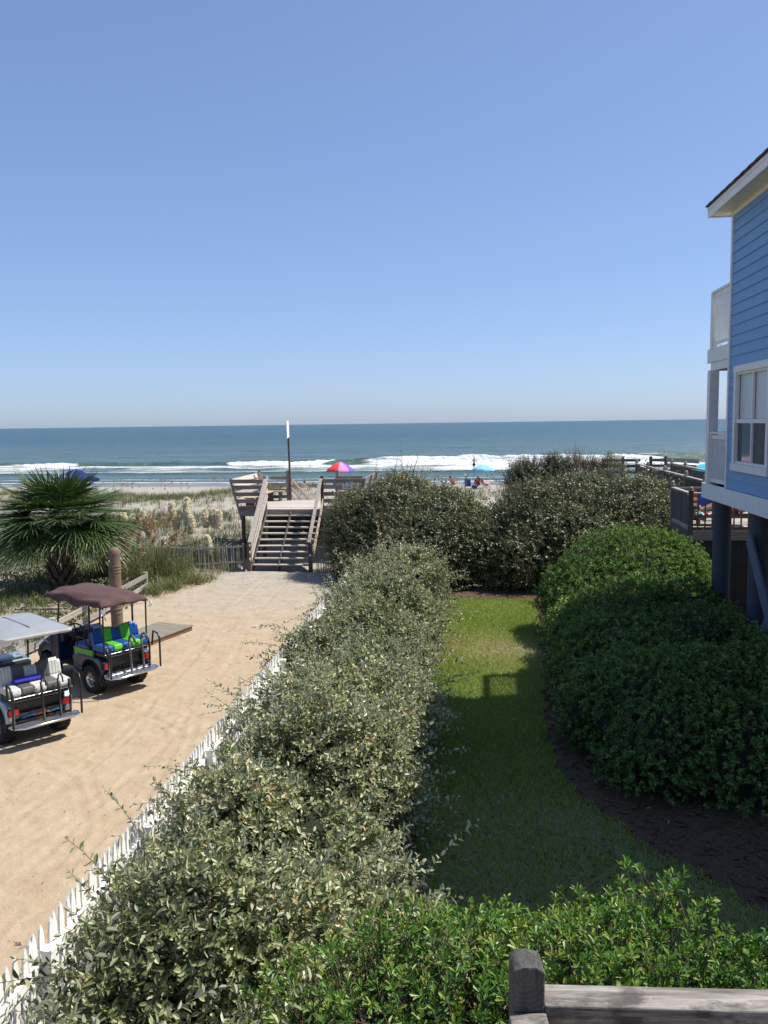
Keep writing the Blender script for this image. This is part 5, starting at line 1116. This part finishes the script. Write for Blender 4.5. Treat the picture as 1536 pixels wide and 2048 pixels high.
# ---- umbrellas, canopy
def umbrella(label, x, y, rad, ztop, zrim, cols, tilt=0, n=8):
    z0 = float(ground_z(x, y)); t = thing('beach_umbrella', label, 'umbrella', (x, y, z0), 0, 'beach umbrellas')
    MB().tube([(0, 0, -.2), (0, 0, ztop-z0-.02)], .02).build('pole', 'white', t); M = Matrix.Translation((0, 0, ztop-z0)) @ Matrix.Rotation(tilt, 4, 'Y'); dz = ztop-zrim
    for k in range(n):
        a0, a1 = 2*PI*k/n, 2*PI*(k+1)/n; vs = []; K = 5
        for j in range(K+1):
            f = j/K; rr = rad*f; zz = -dz*(f**1.7)
            for q in range(4):
                a = a0+(a1-a0)*q/3; sag = 1-.05*math.sin(PI*q/3)*f; vs.append((rr*sag*math.cos(a), rr*sag*math.sin(a), zz))
        for q in range(4): x_, y_, z_ = vs[K*4+q]; vs.append((x_, y_, z_-.10))
        fs = [(j*4+q, j*4+q+1, (j+1)*4+q+1, (j+1)*4+q) for j in range(K+1) for q in range(3)]
        MB().add(vs, fs, 0, M).build('panel', cols[k % len(cols)], t, smooth=True)
        MB().tube([(0, 0, -.03), (rad*.5*math.cos(a0), rad*.5*math.sin(a0), -dz*.33), (rad*.98*math.cos(a0), rad*.98*math.sin(a0), -dz)], .007, 5, M=M).build('rib', 'chrome', t)
    MB().tube([(0, 0, -.01), (0, 0, .07)], [.03, .012], M=M).build('finial', 'white', t); return t
rb = [paint('nylon_%d' % i, c, .7, .06, 0, 0) for i, c in enumerate([(.10, .50, .62), (.08, .10, .50), (.16, .06, .45), (.40, .10, .55), (.85, .22, .55), (.80, .05, .05), (.85, .10, .08), (.75, .45, .05)])]
for q in rb: pass
umbrella('rainbow striped beach umbrella behind the landing', -11.5, 72, 1.2, 2.28, 1.60, [rb[1], rb[0], rb[7], rb[6], rb[5], rb[5], rb[4], rb[2]])
umbrella('light blue beach umbrella in the gap between the tall shrubs', .6, 76, 1.02, 1.76, 1.34, [paint('pale_blue_nylon', (.16, .46, .68), .7, .06, 0, 0), paint('sky_nylon', (.22, .55, .74), .7, .06, 0, 0)])
umbrella('turquoise beach umbrella next to the blue house porch', 17.9, 70, 1.15, 2.0, 1.45, [paint('turquoise_nylon', (.03, .46, .56), .7, .06, 0, 0), paint('teal_nylon', (.03, .38, .50), .7, .06, 0, 0)])
xt, yt = -31.6, 65.0; zt = float(ground_z(xt, yt)); t = thing('canopy_tent', 'blue pop-up canopy tent on the beach behind the palm', 'tent', (xt, yt, zt), R(38))
MT['tent'] = paint('tent_blue', (.012, .045, .36), .7, .1, 0, .1); hw, ze, zp = 1.42, 1.95-zt-.45, 2.2-zt
for k in range(4):
    a = Matrix.Rotation(k*PI/2, 4, 'Z'); MB().add([(-hw, -hw, ze), (hw, -hw, ze), (.12, -.12, zp), (-.12, -.12, zp), (-hw*1.01, -hw*1.01, ze-.22), (hw*1.01, -hw*1.01, ze-.22)], [(0, 1, 2, 3), (4, 5, 1, 0)], 0, a).build('roof_panel', 'tent', t)
    MB().tube([(-hw+.05, -hw+.05, -.1), (-hw+.05, -hw+.05, ze)], .022).build('leg', 'white', t); t.children[-1].rotation_euler = (0, 0, k*PI/2)
MB().box((0, 0, zp), (.26, .26, .02)).build('peak', 'tent', t)

# ---- beach chairs
def beach_chair(label, x, y, rz, mat, z=None):
    z = float(ground_z(x, y)) if z is None else z; t = thing('beach_chair', label, 'chair', (x, y, z), rz, 'beach chairs on the sand')
    MB().grid(lambda u, v: ((u-.5)*.52, -.42+v*.44, .20+.06*(v-.5)**2-.03*math.sin(PI*u)), 6, 6).build('seat', mat, t, smooth=True)
    MB().grid(lambda u, v: ((u-.5)*.52, .04+.30*v, .22+.66*v-.02*math.sin(PI*u)), 6, 6).build('backrest', mat, t, smooth=True)
    for s in (-1, 1):
        MB().tube([(s*.28, -.46, .0), (s*.28, -.42, .22), (s*.28, .04, .20), (s*.28, .36, .92)], .014).build('frame', 'white', t); MB().tube([(s*.28, -.40, .42), (s*.28, .18, .46)], .02).build('armrest', 'white', t); MB().tube([(s*.28, .05, .22), (s*.28, .30, .0)], .014).build('leg', 'white', t)
        MB().tube([(s*.28, -.35, .0), (s*.28, -.38, .42)], .014).build('leg', 'white', t)
    return t
MT['ch_blue'] = paint('chair_blue', (.03, .09, .36), .7); MT['ch_red'] = paint('chair_red', (.50, .045, .05), .7); MT['ch_pink'] = paint('chair_coral', (.62, .16, .14), .7)
beach_chair('blue beach chair in the gap between the tall shrubs', -.75, 76.2, R(170), 'ch_blue'); beach_chair('red beach chair beside the blue chair in the beach gap', .02, 76.0, R(190), 'ch_red')
beach_chair('coral red beach chair farthest left in the beach gap', -2.2, 82.5, R(140), 'ch_pink'); beach_chair('red lounge chair right of the other chairs in the beach gap', .75, 77.6, R(110), 'ch_red')
beach_chair('blue beach chair under the rainbow umbrella', -11.7, 71.2, R(170), 'ch_blue'); beach_chair('dark blue beach chair by the landing, seen through the right railing', -10.2, 72.0, R(150), 'vinyl_blue')

# ---- people
MT['skin'] = paint('skin', (.46, .25, .165), .55, .08, 0, 0); MT['skin_dark'] = paint('skin_tanned', (.33, .17, .105), .55, .08, 0, 0); MT['hair'] = paint('dark_hair', (.03, .02, .014), .7, .3); MT['hair_fair'] = paint('fair_hair', (.25, .16, .08), .7, .3)
def person(label, loc, rz, J, clothes, skin='skin', hair='hair', scale=1.0):
    """J: joint name -> local position; one skinned body; clothes as fitted sleeves along bones"""
    t = thing('person', label, 'person', loc, rz); t.scale = (scale,)*3
    rad = dict(pelvis=.135, waist=.12, chest=.145, neck=.055, head0=.075, head1=.098, head2=.08, sl=.065, sr=.065, el=.045, er=.045, wl=.032, wr=.032, hl=.036, hr=.036, fl=.018, fr=.018, tl=.095, tr=.095, kl=.062, kr=.062, al=.042, ar=.042, ol=.035, or_=.035)
    E_ = [('pelvis', 'waist'), ('waist', 'chest'), ('chest', 'neck'), ('neck', 'head0'), ('head0', 'head1'), ('head1', 'head2'), ('chest', 'sl'), ('sl', 'el'), ('el', 'wl'), ('wl', 'hl'), ('hl', 'fl'), ('chest', 'sr'), ('sr', 'er'), ('er', 'wr'), ('wr', 'hr'), ('hr', 'fr'), ('pelvis', 'tl'), ('tl', 'kl'), ('kl', 'al'), ('al', 'ol'), ('pelvis', 'tr'), ('tr', 'kr'), ('kr', 'ar'), ('ar', 'or_')]
    nm = list(rad); me = bpy.data.meshes.new('body'); me.from_pydata([J[k] for k in nm], [(nm.index(a), nm.index(b)) for a, b in E_], [])
    o = bpy.data.objects.new('body', me); COL.objects.link(o); o.parent = t; md = o.modifiers.new('skin', 'SKIN'); md.use_smooth_shade = True
    if not me.skin_vertices: me.attributes.new('skin_vertex', 'FLOAT', 'POINT') if False else None
    for i, k in enumerate(nm):
        sv = me.skin_vertices[0].data[i]; sv.radius = (rad[k], rad[k]*(.8 if k in ('pelvis', 'waist', 'chest') else 1)); sv.use_root = (k == 'pelvis')
    o.modifiers.new('smooth', 'SUBSURF').levels = 1; o.modifiers['smooth'].render_levels = 1; me.materials.append(MT[skin])
    h = Vector(J['head1']); up_ = (Vector(J['head2'])-Vector(J['head0'])).normalized(); M = Matrix.Translation(h) @ up_.to_track_quat('Z', 'Y').to_matrix().to_4x4()
    MB().lathe([(.112, -.03), (.118, .03), (.10, .085), (.06, .12), (0, .13)], 14, M=M).build('hair', hair, t, smooth=True)
    for nm_, mat, bones, r_2 in clothes:
        mb = MB()
        for a, b, f0, f1, ra, rb_ in bones:
            p0, p1 = Vector(J[a]), Vector(J[b]); mb.tube([p0.lerp(p1, f0), p0.lerp(p1, (f0+f1)/2), p0.lerp(p1, f1)], [ra, (ra+rb_)/2*1.03, rb_], 12)
        mb.build(nm_, mat, t, smooth=True)
    return t
def standing(h=1.72, arm=.25, step=.12, lean=0):
    k = h/1.75
    J = dict(pelvis=(0, 0, .95), waist=(0, lean*.3, 1.12), chest=(0, lean*.6, 1.32), neck=(0, lean*.9, 1.48), head0=(0, lean, 1.55), head1=(0, lean, 1.64), head2=(0, lean, 1.71), sl=(-.18, lean*.6, 1.40), el=(-.22-arm*.3, lean*.5, 1.14), wl=(-.24-arm*.7, lean*.5-.05, .92), hl=(-.25-arm*.8, lean*.5-.06, .85), fl=(-.25-arm*.85, lean*.5-.06, .76),
             sr=(.18, lean*.6, 1.40), er=(.22+arm*.3, lean*.5, 1.14), wr=(.24+arm*.7, lean*.5-.05, .92), hr=(.25+arm*.8, lean*.5-.06, .85), fr=(.25+arm*.85, lean*.5-.06, .76), tl=(-.09, 0, .86), kl=(-.10, -step*.4, .48), al=(-.10, -step, .08), ol=(-.10, -step-.14, .03), tr=(.09, 0, .86), kr=(.10, step*.4, .48), ar=(.10, step, .08), or_=(.10, step-.14, .03))
    return {a: tuple(c*k for c in b) for a, b in J.items()}
def lying(zs=.12, back=.5):
    """on the back, head at +y, torso raised by `back` radians"""
    c, s = math.cos(back), math.sin(back)
    def T(d, x=0, z=0): return (x, d*c-z*s, zs+d*s+z*c)
    return dict(pelvis=(0, 0, zs), waist=T(.17), chest=T(.37), neck=T(.53), head0=T(.60, 0, .01), head1=T(.69, 0, .03), head2=T(.76, 0, .04), sl=T(.45, -.18), el=T(.20, -.28), wl=T(.0, -.26, .08), hl=T(-.07, -.25, .09), fl=T(-.15, -.24, .09), sr=T(.45, .18), er=T(.20, .28), wr=T(.0, .26, .08), hr=T(-.07, .25, .09), fr=T(-.15, .24, .09), tl=(-.09, -.08, zs), kl=(-.11, -.48, zs+.14), al=(-.11, -.88, zs-.02), ol=(-.12, -.92, zs+.09), tr=(.09, -.08, zs), kr=(.11, -.48, zs+.10), ar=(.11, -.90, zs-.02), or_=(.12, -.94, zs+.09))
trunks = lambda: [('tl', 'kl', -.15, .55, .115, .105), ('tr', 'kr', -.15, .55, .115, .105), ('pelvis', 'waist', -.3, .35, .155, .145)]
top_ = lambda: [('chest', 'waist', -.25, .6, .165, .15)]
MT['cl_black'] = paint('swim_black', (.015, .015, .02), .7); MT['cl_red'] = paint('swim_red', (.5, .06, .05), .7); MT['cl_navy'] = paint('swim_navy', (.03, .05, .2), .7); MT['cl_white'] = paint('towel_white', (.75, .74, .72), .9); MT['cl_yellow'] = paint('shirt_yellow', (.75, .48, .06), .8); MT['cl_pink'] = paint('swim_pink', (.75, .25, .30), .7)
person('person in dark swim shorts wading in front of the breaking wave', (-.37, 125, SEA-.12), R(180), standing(1.85, .35), [('shorts', 'cl_black', trunks(), 0)], 'skin_dark')
person('person with bare back and cap standing on the sand beyond the landing bench', (-19.6, 76.0, float(ground_z(-19.6, 76))), R(200), standing(1.78, .1, .1, .05), [('shorts', 'cl_navy', trunks(), 0)], hair='hair')
for i, (dx, lb) in enumerate(((0, 'left of two swimmers far out beside the boardwalk, head and shoulders showing'), (1.3, 'right of two swimmers far out beside the boardwalk, head and shoulders showing'))):
    person(lb, (37.0+dx, 180+dx, SEA-1.35), R(200), standing(1.75, .5), [('shorts', 'cl_black', trunks(), 0)], 'skin_dark')
# sunbather on a slatted lounge
def lounge(label, loc, rz, mat, frame='pale_y'):
    t = thing('sun_lounger', label, 'lounger', loc, rz, None)
    sl0 = MB().box((0, 0, 0), (.58, .07, .02)).build('slat', frame, t, loc=(0, -1.0, .30))
    for k in range(1, 13): inst(sl0, t, (0, -1.0+k*.088, .30))
    for k in range(7): inst(sl0, t, (0, .10+k*.075, .33+k*.045), (R(31), 0, 0))
    for s in (-1, 1):
        MB().beam((s*.30, -1.05, .27), (s*.30, .65, .27), .04, .07).build('side_beam', frame, t)
        for y in (-.95, -.3, .5): MB().box((s*.30, y, .13), (.05, .05, .26)).build('leg', frame, t)
    MB().grid(lambda u, v: ((u-.5)*.56, -.98+v*1.05, .325+.008*math.sin(u*9+v*12)), 8, 12).build('towel', mat, t, smooth=True)
    return t
zl = float(ground_z(-14.2, 73.0)); lounge('white-covered wooden sun lounger seen through the landing steps', (-14.2, 73.0, zl), R(100), 'cl_white')
person('dark-haired person lying on the white sun lounger beyond the landing', (-14.2, 73.0, zl+.33), R(100), lying(.10, .5), [('shorts', 'cl_navy', trunks(), 0)])
for i, (x, y, lb) in enumerate(((-20.0, 84.0, 'left sunbather lying on the sand behind the landing rail boards'), (-18.3, 84.3, 'right sunbather in pink lying on the sand behind the landing rail boards'))):
    zz = float(ground_z(x, y)); person(lb, (x, y, zz+.04), R(80+25*i), lying(.10, .25+.2*i), [('swimsuit', 'cl_pink' if i else 'cl_red', trunks()+top_(), 0)])
for i, (x, y, rz, bk, lb) in enumerate(((-2.25, 82.4, R(140), .9, 'person reclining in the coral chair of the beach gap'), (.05, 76.05, R(190), 1.0, 'person sitting in the red chair beside the blue chair'), (.8, 77.65, R(110), .7, 'person stretched out with bent knees on the red lounge chair'))):
    zz = float(ground_z(x, y)); person(lb, (x, y, zz+.24), rz, lying(.12, bk), [('swimsuit', ('cl_red', 'cl_navy', 'cl_pink')[i], trunks()+(top_() if i else []), 0)], hair='hair_fair' if i == 1 else 'hair')
# cooler and bag in the beach gap
zz = float(ground_z(-.2, 75.2)); t = thing('cooler_box', 'small dark cooler on the sand between the beach chairs', 'cooler', (-.2, 75.2, zz)); MB().box((0, 0, .16), (.45, .3, .32)).build('body', 'cl_navy', t, bevel=.02); MB().box((0, 0, .345), (.47, .32, .05)).build('lid', 'cl_white', t, bevel=.015)
# neighbour's deck: lounger with striped towel, person in yellow, towels on the rail
t = lounge('deck lounger with turquoise and red striped towel behind the deck balusters', (7.25, 25.1, DZ+.02), R(262), 'cl_white', 'dark_y')
for k, c in enumerate(((.08, .5, .55), (.5, .03, .04), (.75, .78, .76), (.08, .5, .55))):
    MB().grid(lambda u, v: ((u-.5)*.60, -.95+k*.16+v*.10, .345+.01*math.sin(u*7)), 6, 2).build('towel_stripe', paint('stripe_%d' % k, c, .9), t, smooth=True)
person('person in a yellow shirt reclining on the deck lounger behind balusters', (7.25, 25.1, DZ+.36), R(262), lying(.12, .75), [('shirt', 'cl_yellow', top_(), 0), ('shorts', 'cl_red', trunks(), 0)])
for i, (x, c1_, c2_2, lb) in enumerate(((6.35, (.55, .05, .04), (.7, .68, .64), 'red and white towel hung on the deck rail'), (6.70, (.03, .09, .45), (.03, .12, .5), 'blue towel hung on the deck rail'))):
    mb = MB()
    for k in range(6): mb.grid(lambda u, v: (x-.15+u*.30, 26.15-.012*math.sin(u*14), DZ+.98-(k+v)*.085), 8, 1, k % 2)
    tag(mb.build('hanging_towel', [paint('towel_a%d' % i, c1_, .9), paint('towel_b%d' % i, c2_2, .9)], None, smooth=True), lb, 'towel', 'towels on the deck rail')
